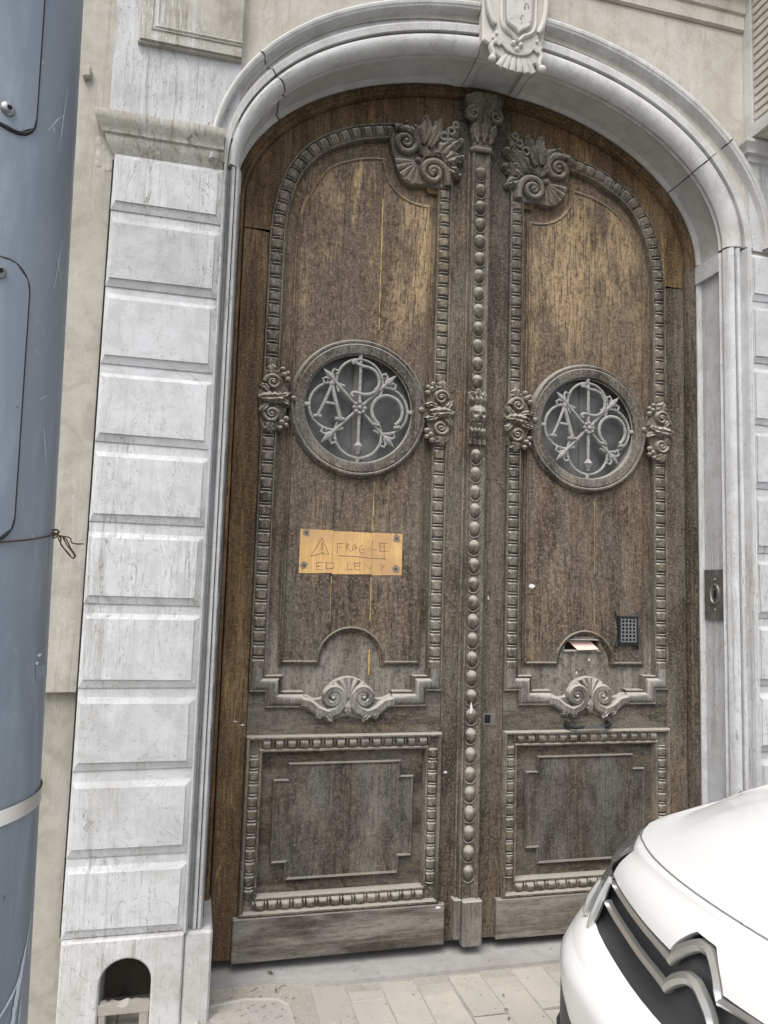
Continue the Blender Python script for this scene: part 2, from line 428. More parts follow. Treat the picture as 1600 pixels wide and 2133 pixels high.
def ridge(path, wid, hgt, y0, seg=6, groove=0.):
    """half-round carved ridge along a path in the door plane, tapering"""
    N = normals2(path, False); P = []; n = len(path)
    for i, (p, nn) in enumerate(zip(path, N)):
        nn = Vector(nn).normalized()
        w_ = wid[i] if isinstance(wid, (list, tuple)) else wid
        h_ = hgt[i] if isinstance(hgt, (list, tuple)) else hgt
        row = []
        for k in range(seg+1):
            a = PI*k/seg; o = -math.cos(a)*w_; h = math.sin(a)**.7*h_ if 0 < k < seg else -.004
            if groove and abs(o) < w_*.35: h -= groove*h_
            row.append((p[0]+nn[0]*o, y0-h, p[1]+nn[1]*o))
        P.append(row)
    V, F = grid(P); k = seg+1
    F.append(tuple(range(k))); F.append(tuple(len(V)-k+i for i in range(k)))
    return V, F
def dome(cx, cz, rx, rz, h, y0, rings=5, seg=14, pw=.5, sink=.004):
    P = []
    for i in range(rings+1):
        t = i/rings; rr = math.sin(t*PI/2) if i else .001; hh = h*math.cos(t*PI/2)**(2*pw) if i < rings else -sink
        P.append([(cx+rx*rr*math.cos(2*PI*k/seg), y0-hh, cz+rz*rr*math.sin(2*PI*k/seg)) for k in range(seg)])
    V, F = grid(P, closev=True); return V, F
def ball(c, r, seg=10, rings=7, sc=(1, 1, 1)):
    P = []
    for i in range(rings+1):
        a = PI*min(max(i/rings, .002), .998)
        P.append([(c[0]+sc[0]*r*math.sin(a)*math.cos(2*PI*k/seg), c[1]+sc[1]*r*math.sin(a)*math.sin(2*PI*k/seg), c[2]+sc[2]*r*math.cos(a)) for k in range(seg)])
    return grid(P, closev=True)
def leafpad(base, tip, wid, h, y0, lobes=4, bend=0., ns=12, nt_=8, lift=0.):
    """carved acanthus leaf: lobed outline, raised midrib, hollows between lobes, tip curling forward"""
    b, t = Vector(base), Vector(tip); d = t-b; L = d.length; d.normalize(); nn = Vector((-d[1], d[0])); P = []
    for i in range(ns+1):
        s = i/ns
        c = b+d*(L*s)+nn*(bend*math.sin(PI*s))
        w_ = wid*1.15*min(1, (s/.35+.12)**.7)*(math.sqrt(max(.02, 1-((s-.5)/.5)**4)) if s > .5 else 1.)*(1-.34*abs(math.sin(lobes*PI*s))**1.5*(1 if 0 < i < ns else 0))
        row = []
        for j in range(nt_+1):
            tt = 2*j/nt_-1
            hh = h*(.35+.65*math.sin(PI*min(s*.72+.15, 1)))*(1-.55*abs(tt)**1.6)
            hh += h*.22*math.cos(tt*PI*2.5+s*6)*(1-abs(tt))*(.4+s)
            hh -= h*.28*math.exp(-(tt/.16)**2)*(1-s)
            hh += lift*s*s
            if abs(tt) == 1: hh = -.004
            row.append((c[0]+nn[0]*w_*tt, y0-hh, c[1]+nn[1]*w_*tt))
        P.append(row)
    return grid(P)
def spiral(cx, cz, r0, r1, a0, turns, n=34):
    out = []
    for i in range(n+1):
        t = i/n; a = a0+turns*2*PI*t; rr = r0+(r1-r0)*t**.8
        out.append((cx+rr*math.cos(a), cz+rr*math.sin(a)))
    return out
def smooth_path(pts, n=6):
    out = []
    for i in range(len(pts)-1):
        p0 = Vector(pts[max(i-1, 0)]); p1 = Vector(pts[i]); p2 = Vector(pts[i+1]); p3 = Vector(pts[min(i+2, len(pts)-1)])
        for k in range(n):
            t = k/n
            out.append(tuple(.5*((2*p1)+(p2-p0)*t+(2*p0-5*p1+4*p2-p3)*t*t+(3*p1-p0-3*p2+p3)*t**3)))
    out.append(tuple(pts[-1])); return out
def resample(path, pitch, start=0.):
    out = []; acc = -start
    for i in range(len(path)-1):
        a, b = Vector(path[i]), Vector(path[i+1]); L = (b-a).length
        while acc <= L:
            if acc >= 0:
                p = a+(b-a)*(acc/L); out.append((p[0], p[1], math.atan2(b[1]-a[1], b[0]-a[0])))
            acc += pitch
        acc -= L
    return out
def ell(a, b, zc, t): return (a*math.cos(t), zc+b*math.sin(t))
def arcpts(cx, cz, rr, a0, a1, n): return [(cx+rr*math.cos(a0+(a1-a0)*i/n), cz+rr*math.sin(a0+(a1-a0)*i/n)) for i in range(n+1)]

# ------------------------------------------------------------------ ground
GZ = -.05
road = obj('road', box(-40, 40, -30, -2.75, GZ-.4, GZ-.12), ASPH, kind='structure')
kerb = obj('kerb', box(-40, 40, -2.75, -2.60, GZ-.5, GZ, .012), KERB, kind='structure')
pave = obj('pavement', box(-40, 40, -2.60, 1.0, GZ-.3, GZ-.0045), GRIT, kind='structure')
PM = [mk('paver', xf(box(-.0678, .0678, -.1495, .1495, -.06, 0, .0025), lambda v, q=q: (v[0]+random.uniform(-.0015, .0015), v[1]+random.uniform(-.0015, .0015), v[2]+random.uniform(-.001, .001))), PAVER) for q in range(5)]
cnt = 0
for i in range(-14, 17):
    x = -.147+.140*i+.07
    for j in range(8):
        y = -.30-.304*j-(.12 if i % 2 else 0.0)
        if y > -.16 or y < -2.4 or cnt >= 290: continue
        if -1.14 < x < -.76 and y > -.44: continue
        cnt += 1
        put('paver', PM[cnt % 5], pave, (x+random.uniform(-.003, .003), y, GZ+random.uniform(-.0025, .0015)), (random.uniform(-.005, .005), random.uniform(-.008, .008), random.uniform(-.008, .008)))
# the short closing pieces against the threshold
CLOSER = mk('paver', box(-.0678, .0678, -.034, .034, -.06, 0, .0025), PAVER)
for i in range(-3, 9):
    if i % 2: put('paver', CLOSER, pave, (-.147+.140*i+.07, -.30-.12+.148+.036+.003, GZ-.001), (0, 0, 0))
def slab(pts, z0, z1, jag=.0):
    l = [(p[0]+random.uniform(-jag, jag), p[1]+random.uniform(-jag, jag)) for p in pts]
    v, f = plate([l], z1, z0, .006)
    return [(p[0], p[2], p[1]) for p in v], f
def blobloop(cx, cy, rx, ry, n=16, jag=.12):
    return [(cx+rx*(1+random.uniform(-jag, jag))*math.cos(2*PI*i/n), cy+ry*(1+random.uniform(-jag, jag))*math.sin(2*PI*i/n)) for i in range(n)]
# stone threshold with a broken left front corner
th = obj('threshold', ([(-1.16, .3, -.3), (1.16, .3, -.3), (1.16, -.135, -.3), (-.60, -.135, -.3), (-.66, -.118, -.3), (-.78, -.085, -.3), (-.86, -.075, -.3), (-1.16, -.07, -.3)]
    + [(-1.16, .3, -.020), (1.16, .3, -.020), (1.16, -.135, -.038), (-.60, -.135, -.038), (-.66, -.118, -.038), (-.78, -.085, -.037), (-.86, -.075, -.036), (-1.16, -.07, -.036)],
    [(8, 9, 10, 11, 12, 13, 14, 15)]+[(i, (i+1) % 8, 8+(i+1) % 8, 8+i) for i in range(8)]), ST_thr, kind='structure', smooth=0)
obj('stone_sett', slab([(-1.09, -.19), (-1.09, -.30), (-1.085, -.43), (-.97, -.44), (-.80, -.43), (-.785, -.36), (-.80, -.24), (-.83, -.195), (-.95, -.18)], GZ-.06, GZ-.002, .012), PAVER, pave)
crumbs = []
for i in range(260):
    x = random.gauss(-1.0, .2); y = random.uniform(-.42, -.09); s_ = .0015+.007*random.random()**3
    if x > -.4 or x < -1.6: continue
    crumbs.append(ball((x, y, GZ+.002), s_, 5, 3, (1, random.uniform(.6, 1.3), .45)))
for i in range(150):
    x = random.uniform(-1.0, 1.1); y = random.uniform(-.7, .0); s_ = random.uniform(.0015, .005)
    crumbs.append(ball((x, y, (GZ if y < -.14 else -.03)+.002), s_, 5, 3, (1, 1, .7)))
obj('gravel_crumbs', join(*crumbs), GRIT, kind='stuff', label='sandy crumbs scattered along the foot of the doorway', smooth=0)
lf = []
for i in range(14):
    x = random.uniform(-1.05, .5); y = random.uniform(-.6, -.02); a = random.uniform(0, 6.3); L = random.uniform(.01, .022)
    z = (GZ if y < -.14 else -.033)+.006
    dx, dy = math.cos(a)*L, math.sin(a)*L
    lf.append(([(x-dx, y-dy, z), (x+dy*.4, y-dx*.4, z+.004), (x+dx, y+dy, z+.001), (x-dy*.4, y+dx*.4, z+.003)], [(0, 1, 2, 3)]))
obj('dead_leaf_litter', join(*lf), flat('dead_leaf', (.11, .09, .065), .9), kind='stuff', label='tiny dead leaf scraps lying on the threshold')

# ------------------------------------------------------------------ walls
FY = -.27
A_, B_, ZS = 1.14, .718, 3.16
def intr(t, a=A_, b=B_): return ell(a, b, ZS, t)
facade = thing('facade_wall', 'cream limestone wall above the arched doorway with a moulded cornice', 'wall', (0, -.25, 3.2))
outer = [(1.255, 3.10), (1.262, 3.2)] + [(1.20*math.copysign(abs(math.cos(t))**.93, math.cos(t)), ZS+.86*math.sin(t)**.93) for t in [PI*i/40 for i in range(3, 38)]] + [(-1.2, 3.2), (-1.2, 3.10)]
wl = [(-1.2, 3.10), (-1.2, 8), (6, 8), (6, 3.10)] + outer
obj('wall_face', plate([[(6, -.3), (6, 8), (-1.2, 8), (-1.2, 3.1)] + outer[::-1] + [(1.255, -.3)]], -.262, .3), ST_cream, facade)
obj('cornice', plan_sweep([(-1.145, -.262), (1.248, -.262)], [(0, 4.272), (.004, 4.268), (.018, 4.275), (.018, 4.345), (.030, 4.352), (.034, 4.372), (.036, 4.40), (.06, 4.43), (.085, 4.445), (.085, 4.50), (.16, 4.58), (.19, 4.60), (.19, 4.68), (0, 4.72)]), ST_cream, facade)
obj('inner_wall', box(-6, 6, .55, .6, -.3, 8), BLACK, facade, smooth=0)

# ---- portal: jambs, voussoirs, keystone
portal = thing('stone_portal', 'pale grey stone doorway surround with moulded arch and carved keystone', 'doorway', (0, -.1, GZ))
def section(rec):
    """(y, inward-outward offset in units: first number real metres along reveal, second fraction of front width)"""
    r_ = .022*rec
    return [(.06, 0, 0), (-.018, 0, 0), (-.022, .006*rec, 0), (-.034, .006*rec, 0), (-.040, .012*rec, 0), (-.050, r_, 0), (-.185, r_, 0), (-.192, .010*rec, 0), (-.200, .006*rec, 0), (-.207, 0, 0), (-.214, .008, 0), (-.222, .008, 0),
            (-.234, 0, .00), (-.252, 0, .025), (-.268, 0, .085), (-.277, 0, .165), (-.279, 0, .24), (-.273, 0, .31), (-.262, 0, .345), (-.254, 0, .352),
            (-.254, 0, .362), (-.280, 0, .370), (-.283, 0, .50), (-.278, 0, .535), (-.266, 0, .58), (-.256, 0, .64), (-.254, 0, .70), (-.262, 0, .755), (-.272, 0, .775), (-.292, 0, .785),
            (-.300, 0, .80), (-.304, 0, .835), (-.300, 0, .850), (-.304, 0, .862), (-.306, 0, .91), (-.300, 0, .96), (-.285, 0, .99), (-.25, 0, 1.0)]
def station(p, nrm, wd, rec):
    return [(p[0]+nrm[0]*(o+fr*wd), y, p[1]+nrm[1]*(o+fr*wd)) for (y, o, fr) in section(rec)]
def arch_st(t, rec):
    p = intr(t); nrm = Vector((math.cos(t)*B_, math.sin(t)*A_)); nrm.normalize()
    s_ = abs(math.sin(t)); wd = .118+.105*s_**1.3 if t > PI/2 else .223+.025*math.cos(t)
    return station(p, nrm, wd, rec)
def arch_seg(t0, t1, recs, n):
    g = .0016
    st = []
    for i in range(n+1):
        t = t0+g+(t1-t0-2*g)*i/n; st.append(arch_st(t, recs(t)))
    V, F = grid(st); k = len(st[0]); F.append(tuple(range(k))); F.append(tuple(len(V)-k+i for i in range(k)))
    return V, F
def ang(x): return math.acos(max(-1, min(1, x/A_)))
full = lambda t: 1.0
tk0, tk1 = ang(.155), ang(-.12)
tjr, tjl = 0.53, PI-.56
def rec_r(t): return 1.0 if t < ang(.185) else 0.
def rec_l(t): return 1.0 if t > ang(-.165) else 0.
obj('voussoir', arch_seg(.004, tjr, full, 16), ST_arch, portal)
obj('voussoir', arch_seg(tjr, tk0, rec_r, 30), ST_arch, portal)
obj('voussoir', arch_seg(tk1, tjl, rec_l, 28), ST_arch, portal)
obj('voussoir', arch_seg(tjl, PI-.004, full, 16), ST_arch, portal)
obj('crown_stone', arch_seg(tk0, tk1, lambda t: 1.0 if ang(.12) < t < ang(-.085) else 0., 36), ST_arch, portal)
def jamb(s):
    ax = 1.14 if s > 0 else -1.125
    wd = .112 if s > 0 else .072
    st = []
    for z, rc in [(.262, 0), (.33, 0), (.332, 1), (1.2, 1), (2.2, 1), (3.065, 1), (3.067, 0), (3.157, 0)]:
        st.append(station((ax, z), (s, 0), wd, rc))
    V, F = grid(st); k = len(st[0]); F.append(tuple(range(k))); F.append(tuple(len(V)-k+i for i in range(k)))
    return V, F
obj('jamb', jamb(1), ST_block, portal); obj('jamb', jamb(-1), ST_block, portal)
obj('jamb_foot', box(1.136, 1.25, -.295, .06, GZ-.1, .259, .008), ST_base, portal)
obj('jamb_foot', box(-1.19, -1.092, -.292, .06, GZ-.1, .259, .008), ST_base, portal)
obj('jamb_joint_stain', grid([[(-1.1285-w_, -.2785, z), (-1.1285+w_, -.2785, z)] for z, w_ in [(.30+.05*i, random.uniform(.0012, .0025)+(.0045*random.random() if .75 < .30+.05*i < 2.05 else 0)) for i in range(56)]]), flat('black_grime', (.04, .038, .036), .9), portal, smooth=0)
obj('wall_gap', box(-1.614, -1.6085, -.262, -.2, .26, 3.12), flat('black_gap', (.012, .011, .01), .95), portal, smooth=0)
# cracked mortar in the arch joints
def crack(pts, wdt, nm='joint_crack'):
    pts = smooth_path(pts, 4); L = []; Rr = []
    N = normals2([(p[0], p[2]) for p in pts], False)
    for p, n_ in zip(pts, N):
        w_ = wdt*random.uniform(.5, 1.5)
        L.append((p[0]+n_[0]*w_, p[1], p[2]+n_[1]*w_)); Rr.append((p[0]-n_[0]*w_, p[1], p[2]-n_[1]*w_))
    return grid([L, Rr])
JOINT_BLACK = flat('black_open_joint', (.022, .02, .018), .95)
def joint(t, dx=0.):
    st = arch_st(t, 1.0)[2:]; pts = []
    for i, p in enumerate(st): pts.append((p[0]*.9992, p[1]-.0012, p[2]))
    a = [Vector(p) for p in pts]; L = []; R2 = []
    tg = Vector((-math.sin(t)*A_, 0, math.cos(t)*B_)).normalized()
    jit = 0
    for i, p in enumerate(a):
        jit = .6*jit+random.uniform(-dx, dx); w_ = random.uniform(.0012, .0034)
        q = p+tg*jit
        nrm = Vector((math.cos(t)*B_, 0, math.sin(t)*A_)).normalized()
        q = q-nrm*.0012 if i < 9 else q
        L.append(tuple(q+tg*w_)); R2.append(tuple(q-tg*w_))
    return grid([L, R2])
obj('joint_crack', joint(tjr, .001), JOINT_BLACK, portal, smooth=0)
obj('joint_crack', joint(tjl, .006), JOINT_BLACK, portal, smooth=0)
obj('joint_crack', joint(.006, .0015), JOINT_BLACK, portal, smooth=0)
obj('joint_crack', joint(PI-.006, .002), JOINT_BLACK, portal, smooth=0)

# keystone cartouche
key = obj('keystone', xf(plate([[(-.128, 3.90), (-.10, 3.885), (.10, 3.885), (.15, 3.90), (.165, 3.97), (.19, 4.2), (.19, 4.5), (-.15, 4.5), (-.13, 4.1), (-.13, 3.97)]], -.318, -.24, .008), lambda v: v), ST_key, portal)
KX = .022
def kx(pts): return [(KX+p[0], p[1]) for p in pts]
cart = smooth_path([(-.075, 3.815), (-.105, 3.84), (-.118, 3.90), (-.098, 3.95), (-.118, 4.0), (-.128, 4.10), (-.112, 4.20), (-.135, 4.30), (.145, 4.30), (.125, 4.20), (.150, 4.10), (.136, 4.0), (.112, 3.95), (.128, 3.90), (.112, 3.84), (.08, 3.815), (.0, 3.805)], 4)
obj('cartouche', plate([kx(cart[:-1])], -.335, -.312, .008), ST_key, key)
shield = smooth_path([(-.068, 4.30), (-.070, 4.05), (-.068, 3.985), (-.055, 3.955), (-.02, 3.935), (.004, 3.912), (.028, 3.935), (.065, 3.957), (.080, 3.99), (.084, 4.06), (.086, 4.30)], 4)
obj('shield_border', sweep(kx(shield), [(-.012, 0), (-.011, .012), (-.004, .018), (.003, .012), (.004, 0)], -.334), ST_key, key)
sh2 = smooth_path([(-.052, 4.30), (-.053, 4.06), (-.051, 3.995), (-.04, 3.972), (-.008, 3.955), (.004, 3.94), (.020, 3.955), (.05, 3.974), (.064, 4.0), (.067, 4.06), (.068, 4.30)], 4)
obj('shield', plate([kx(sh2)], -.354, -.334, .005), ST_key, key)
obj('ledge', sweep(kx(smooth_path([(-.112, 3.90), (-.088, 3.872), (-.07, 3.88), (-.045, 3.855), (.0, 3.845), (.05, 3.857), (.078, 3.885), (.098, 3.875), (.122, 3.905)], 5)), [(-.006, 0), (-.005, .012), (.002, .014), (.006, 0)], -.334), ST_key, key)
for i in range(6):
    a = -.62+.25*i
    bx = KX+.002+.055*math.sin(a)*1.2
    obj('ray', ridge([(bx, 3.848-.01*abs(a)), (bx+.030*math.sin(a)*1.3, 3.815), (bx+.05*math.sin(a)*1.5, 3.772+.016*abs(a))], [.011, .015, .016], [.012, .016, .008], -.325), ST_key, key)
for sx in (-1, 1):
    obj('scroll_ball', ball((KX+.002+sx*.118, -.345, 3.795), .018, 12, 8), ST_key, key)
    obj('scroll_arm', ridge(kx(smooth_path([(sx*.10, 3.885), (sx*.118, 3.86), (sx*.108, 3.825), (sx*.118, 3.80)], 5)), .011, .016, -.333), ST_key, key)
    obj('scroll', ridge(kx(smooth_path([(sx*.118, 4.30), (sx*.138, 4.16), (sx*.128, 4.03), (sx*.100, 3.965)], 6)), [.013]*18+[.006], .016, -.333), ST_key, key)
    obj('scroll', ridge([(p[0], p[1]) for p in spiral(KX+sx*.105, 4.19, .030, .006, PI/2, sx*1.4, 24)], .006, .014, -.336), ST_key, key)
    obj('stud', ball((KX+.002+sx*.096, -.336, 3.925), .008, 8, 6), ST_key, key)
for a in (90+120, 90-120, 270):
    pass
for (dx, dz) in ((-.017, .012), (.017, .010), (0, -.014)):
    obj('petal', dome(KX+.002+dx, 3.882+dz, .013, .013, .016, -.336, 4, 10), ST_key, key)
wear = []
for (x, z, sx, sz) in [(.03, 4.06, .005, .016), (.035, 4.08, .010, .004), (.048, 4.065, .004, .01), (.018, 4.02, .006, .004), (.012, 4.005, .004, .008), (.055, 4.0, .004, .003), (-.03, 3.995, .006, .002), (.015, 3.985, .003, .005)]:
    wear.append(([(KX+x+sx*math.cos(a)*random.uniform(.6, 1.2), -.3548, z+sz*math.sin(a)*random.uniform(.6, 1.2)) for a in [2*PI*k/8 for k in range(8)]], [tuple(range(8))]))
obj('chipped_patch', join(*wear), flat('chipped_stone', (.16, .16, .16), .9), key, smooth=0)

# ---- pilasters
ZB = [2.913, 2.612, 2.314, 2.017, 1.718, 1.420, 1.119, .830, .533, .262]
ZT = [3.138, 2.881, 2.581, 2.278, 1.980, 1.681, 1.385, 1.085, .791, .500]
def rust_block(x0, x1, z0, z1, yb=FY+.002, hgt=.017, bv=.030):
    j = lambda: random.uniform(-.0025, .0025)
    o = [(x0+j(), yb, z0+j()), (x1+j(), yb, z0+j()), (x1+j(), yb, z1+j()), (x0+j(), yb, z1+j())]
    m = [(p[0], yb-.007, p[2]) for p in o]
    i = [(x0+bv*.45+j(), yb-hgt, z0+bv+j()), (x1-bv*.95+j(), yb-hgt, z0+bv+j()), (x1-bv*.95+j(), yb-hgt, z1-bv*.7+j()), (x0+bv*.45+j(), yb-hgt, z1-bv*.7+j())]
    k_ = [(p[0], p[1]-.0048, p[2]) for p in i]
    V = o+m+i+k_; F = []
    for a in (0, 4, 8): F += [(a+k, a+(k+1) % 4, a+4+(k+1) % 4, a+4+k) for k in range(4)]
    F.append((12, 13, 14, 15)); return V, F
def capital(x0, x1, left_ret):
    prof = [(0, 3.135), (.004, 3.14), (.010, 3.152), (.026, 3.170), (.034, 3.190), (.034, 3.200), (.044, 3.203), (.046, 3.212), (.052, 3.222), (.066, 3.240), (.072, 3.256), (.072, 3.274), (.004, 3.288), (0, 3.288)]
    path = [(x0, .1), (x0, FY), (x1, FY)] if left_ret else [(x0, FY), (x1, FY)]
    return plan_sweep(path, [(o, z) for o, z in prof])
pil = thing('stone_pilaster', 'rusticated pale stone pilaster left of the door, arched hole in its plinth', 'pilaster', (-1.4, FY, GZ), 'stone pilasters beside the door')
obj('shaft', box(-1.607, -1.188, FY, .3, .259, 3.14), ST_block, pil, smooth=0)
for zb, zt in zip(ZB, ZT):
    obj('stone_block', rust_block(-1.606, -1.189, zb, zt), ST_block, pil, smooth=0)
obj('capital', capital(-1.607, -1.20, True), ST_cap, pil)
obj('upper_face', box(-1.636, -1.148, FY-.004, .3, 3.28, 8), ST_block, pil, smooth=0)
fr = [(-1.148, 3.602), (-1.548, 3.602), (-1.548, 4.4)]
obj('raised_panel', join(box(-1.54, -1.150, FY-.034, FY, 3.61, 4.4), sweep([(-1.149, 3.602), (-1.548, 3.602), (-1.548, 4.4)], [(0, 0), (0, .020), (-.045, .024), (-.048, .030), (-.052, .036), (-.058, .030), (-.066, .036), (-.074, .034)], FY-.003, cap=True)), ST_soil, pil)
# plinth with the boot-scraper niche
nx0, nx1, nzs = -1.470, -1.297, .107
arcn = [(nx1, nzs)] + [((nx0+nx1)/2+(nx1-nx0)/2*math.cos(a), nzs+.082*math.sin(a)) for a in [PI*i/14 for i in range(1, 14)]] + [(nx0, nzs)]
obj('plinth', plate([[(-1.603, GZ-.1), (nx0, GZ-.1), (nx0, nzs)] + arcn[::-1][1:-1] + [(nx1, nzs), (nx1, GZ-.1), (-1.191, GZ-.1), (-1.191, .258), (-1.603, .258)]], FY-.030, -.02, .006), ST_base, pil, smooth=0)
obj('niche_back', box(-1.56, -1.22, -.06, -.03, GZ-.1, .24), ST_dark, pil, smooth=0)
# right pilaster, same courses
pilr = thing('stone_pilaster', 'rusticated pale stone pilaster right of the door behind the white car', 'pilaster', (1.46, FY, GZ), 'stone pilasters beside the door')
obj('shaft', box(1.252, 1.68, FY, .3, GZ-.1, 3.14), ST_block, pilr, smooth=0)
for zb, zt in zip(ZB, ZT):
    obj('stone_block', rust_block(1.256, 1.672, zb, zt, bv=.03), ST_block, pilr, smooth=0)
obj('upper_face', box(1.262, 1.70, FY-.004, .3, 3.16, 3.60), ST_block, pilr, smooth=0)
obj('capital', plan_sweep([(1.262, -.25), (1.262, FY-.004), (1.75, FY-.004)], [(0, 3.595), (.01, 3.60), (.012, 3.625), (.030, 3.632), (.034, 3.655), (.05, 3.675), (.05, 3.692), (0, 3.70)]), ST_arch, pilr)
# fluted bracket over the right pilaster
brk = thing('stone_bracket', 'projecting stone bracket with a fluted side at the top right', 'bracket', (1.6, FY, 3.7))
obj('bracket_body', box(1.262, 1.95, -1.15, .2, 3.70, 5.4, .006), ST_cream, brk)
obj('side_frame', join(box(1.250, 1.264, -.318, -.264, 3.702, 5.0), box(1.250, 1.264, -1.1, -.3185, 3.702, 3.765)), ST_arch, brk, smooth=0)
FL = mk('flute', box(-.006, .006, -.385, .385, -.0165, .0165, .004), ST_cream)
for i in range(16): put('flute', FL, brk, (1.259, -.712, 3.795+.0415*i))

# lock plate on the right reveal
lp = thing('bell_plate', 'small tarnished bronze plate with an oval hole on the right stone reveal', 'door plate', (1.14, -.137, 1.52))
LPX = 1.1525
obj('plate', box(LPX-.004, LPX+.004, -.212, -.062, 1.404, 1.638, .0015), BRASS, lp)
obj('escutcheon', xf(sweep([( .026*math.cos(a), .042*math.sin(a)) for a in [2*PI*i/24 for i in range(24)]], [(-.009, 0), (-.007, .006), (0, .007), (.004, .002)], 0, True), lambda v: (LPX-.004+v[1], -.137+v[0], 1.522+v[2])), BRASS, lp)
obj('keyhole', ([(LPX-.0052, -.137+.0105*math.cos(a), 1.522+.024*math.sin(a)) for a in [2*PI*i/16 for i in range(16)]], [tuple(range(16))]), BLACK, lp)
for z in (1.592, 1.452): obj('screw', xf(dome(0, 0, .005, .005, .003, 0, 3, 8), lambda v: (LPX-.004+v[1], -.137+v[0], z+v[2])), STEEL, lp)

# ---- neighbour's rendered wall
nb = thing('rendered_wall', 'beige rendered neighbouring wall between the grey pole and the pilaster', 'wall', (-3, -.2, GZ))
obj('upper_render', box(-8, -1.612, -.252, .3, 1.098, 8, .004), ST_rend, nb, smooth=0)
obj('lower_render', box(-8, -1.610, -.214, .3, GZ-.1, 1.094), ST_rend, nb, smooth=0)
obj('metal_stub', xf(box(-.014, .014, -.03, 0, -.02, .02, .004), lambda v: (v[0]-1.727, v[1]-.252, v[2]+3.448+v[0]*.3)), ST_rend, nb)
obj('capital_mortar', join(*[ball((-1.640+random.uniform(-.03, .02), -.252, 3.13+random.uniform(-.05, .06)), random.uniform(.008, .022), 8, 6, (1, .16, random.uniform(.8, 1.6))) for i in range(26)]), ST_rend, nb)

# boot scraper
bs_v, bs_f = grid([[(x, y, z) for (y, z) in ((-.292, .004), (-.294, .036+.008*math.sin(x*60)+random.uniform(-.004, .004)+(.006 if x > -1.37 else 0)), (-.268, .040+random.uniform(-.004, .004)), (-.255, .03), (-.255, .004))] for x in [nx0+.001+(nx1-nx0-.002)*i/16 for i in range(17)]], closev=True)
bs = thing('boot_scraper', 'worn stone boot scraper bar across the arched hole at the pilaster foot', 'boot scraper', (-1.383, -.275, GZ))
obj('scraper_bar', (bs_v, bs_f), ST_scr, bs)
obj('post', box(nx0+.001, nx0+.028, -.290, -.256, GZ-.02, .006, .004), ST_scr, bs)
obj('post', box(nx1-.034, nx1-.001, -.290, -.256, GZ-.02, .006, .004), ST_scr, bs)

# ------------------------------------------------------------------ wooden door
frame = thing('door_frame', 'warm brown wooden frame lining the stone arch around both leaves', 'door frame', (0, 0, 0))
fp = [(-1.145, -.015)] + [(-1.145, 3.16)] + [intr(PI-PI*i/60, A_+.005, B_+.005) for i in range(1, 60)] + [(1.145, 3.16), (1.145, -.015)]
fprof = [(.0, -.02), (0, .028), (-.010, .032), (-.022, .032), (-.026, .026), (-.030, .026), (-.034, .030), (-.042, .028), (-.046, .020), (-.047, -.06)]
def part_path(lo, hi): return fp[lo:hi]
obj('arch_rail', sweep(fp[1:62], fprof, 0), W_warm, frame)
obj('post', sweep(fp[:2], [(o, h) for o, h in fprof], 0), W_warm, frame)
obj('post', sweep(fp[61:], [(o, h) for o, h in fprof], 0), W_stile, frame)

AL, BL = 1.097, .672
def topz(x): return 3.16+BL*math.sqrt(max(0, 1-(x/AL)**2))
MO = smooth_path([(.983, 3.03), (.970, 3.16), (.935, 3.302), (.877, 3.414), (.79, 3.508), (.66, 3.583), (.56, 3.617), (.443, 3.643)], 5)
LCX = .565
OC = (.558, 2.291)
UF = [(.255, 1.185), (.41, 1.185)] + arcpts(.555, 1.185, .145, PI, 0, 16)[1:-1] + [(.70, 1.185), (.852, 1.185), (.852, 2.95)] + smooth_path([(.852, 3.02), (.840, 3.14), (.815, 3.23), (.735, 3.375), (.60, 3.448), (.482, 3.470)], 5) + arcpts(.287, 3.470, .195, 0, -PI/2, 10)[1:] + [(.255, 3.275)]
LF = [(.325, .765), (.325, .70), (.268, .70), (.268, .378), (.325, .378), (.325, .310), (.797, .310), (.797, .378), (.858, .378), (.858, .70), (.797, .70), (.797, .765)]
def inter(poly, x):
    zs = []
    for i in range(len(poly)):
        (xa, za), (xb, zb) = poly[i], poly[(i+1) % len(poly)]
        if (xa <= x < xb) or (xb <= x < xa): zs.append(za+(zb-za)*(x-xa)/(xb-xa))
    return sorted(zs)
def board(poly, x0, x1, yf, yb, hole=None, g=.0008, half=None):
    """one vertical board of a panel, cut to the panel outline and round the opening"""
    x0 += g; x1 -= g; n = max(6, int((x1-x0)/.012)); xs = [x0+(x1-x0)*i/n for i in range(n+1)]
    if hole:
        for e in (hole[0]-hole[2], hole[0]+hole[2]):
            if x0 < e < x1: xs += [e-1e-4, e+1e-4]
    for p in poly:
        if x0 < p[0] < x1: xs += [p[0]-1e-4, p[0]+1e-4]
    xs = sorted(set(xs))
    def ends(x):
        z = inter(poly, x); a, b = z[0], z[-1]
        if hole and abs(x-hole[0]) < hole[2]:
            d = math.sqrt(hole[2]**2-(x-hole[0])**2); e_ = [(a, hole[1]-d), (hole[1]+d, b)]
            return e_ if half is None else [e_[half]]
        return [(a, b)]
    V, F = [], []
    prev = None
    for x in xs:
        e = ends(x); row = []
        for (a, b) in e:
            k = len(V); V += [(x, yf, a), (x, yf, b), (x, yb, a), (x, yb, b)]; row.append(k)
        if prev is not None:
            if len(prev) == len(row): pr = list(zip(prev, row))
            else: pr = []
            for p, q in pr:
                F += [(p, q, q+1, p+1), (p, p+2, q+2, q), (p+1, q+1, q+3, p+3)]
        else:
            for q in row: F.append((q, q+1, q+3, q+2))
        prev = row
    for q in prev: F.append((q, q+1, q+3, q+2))
    return V, F

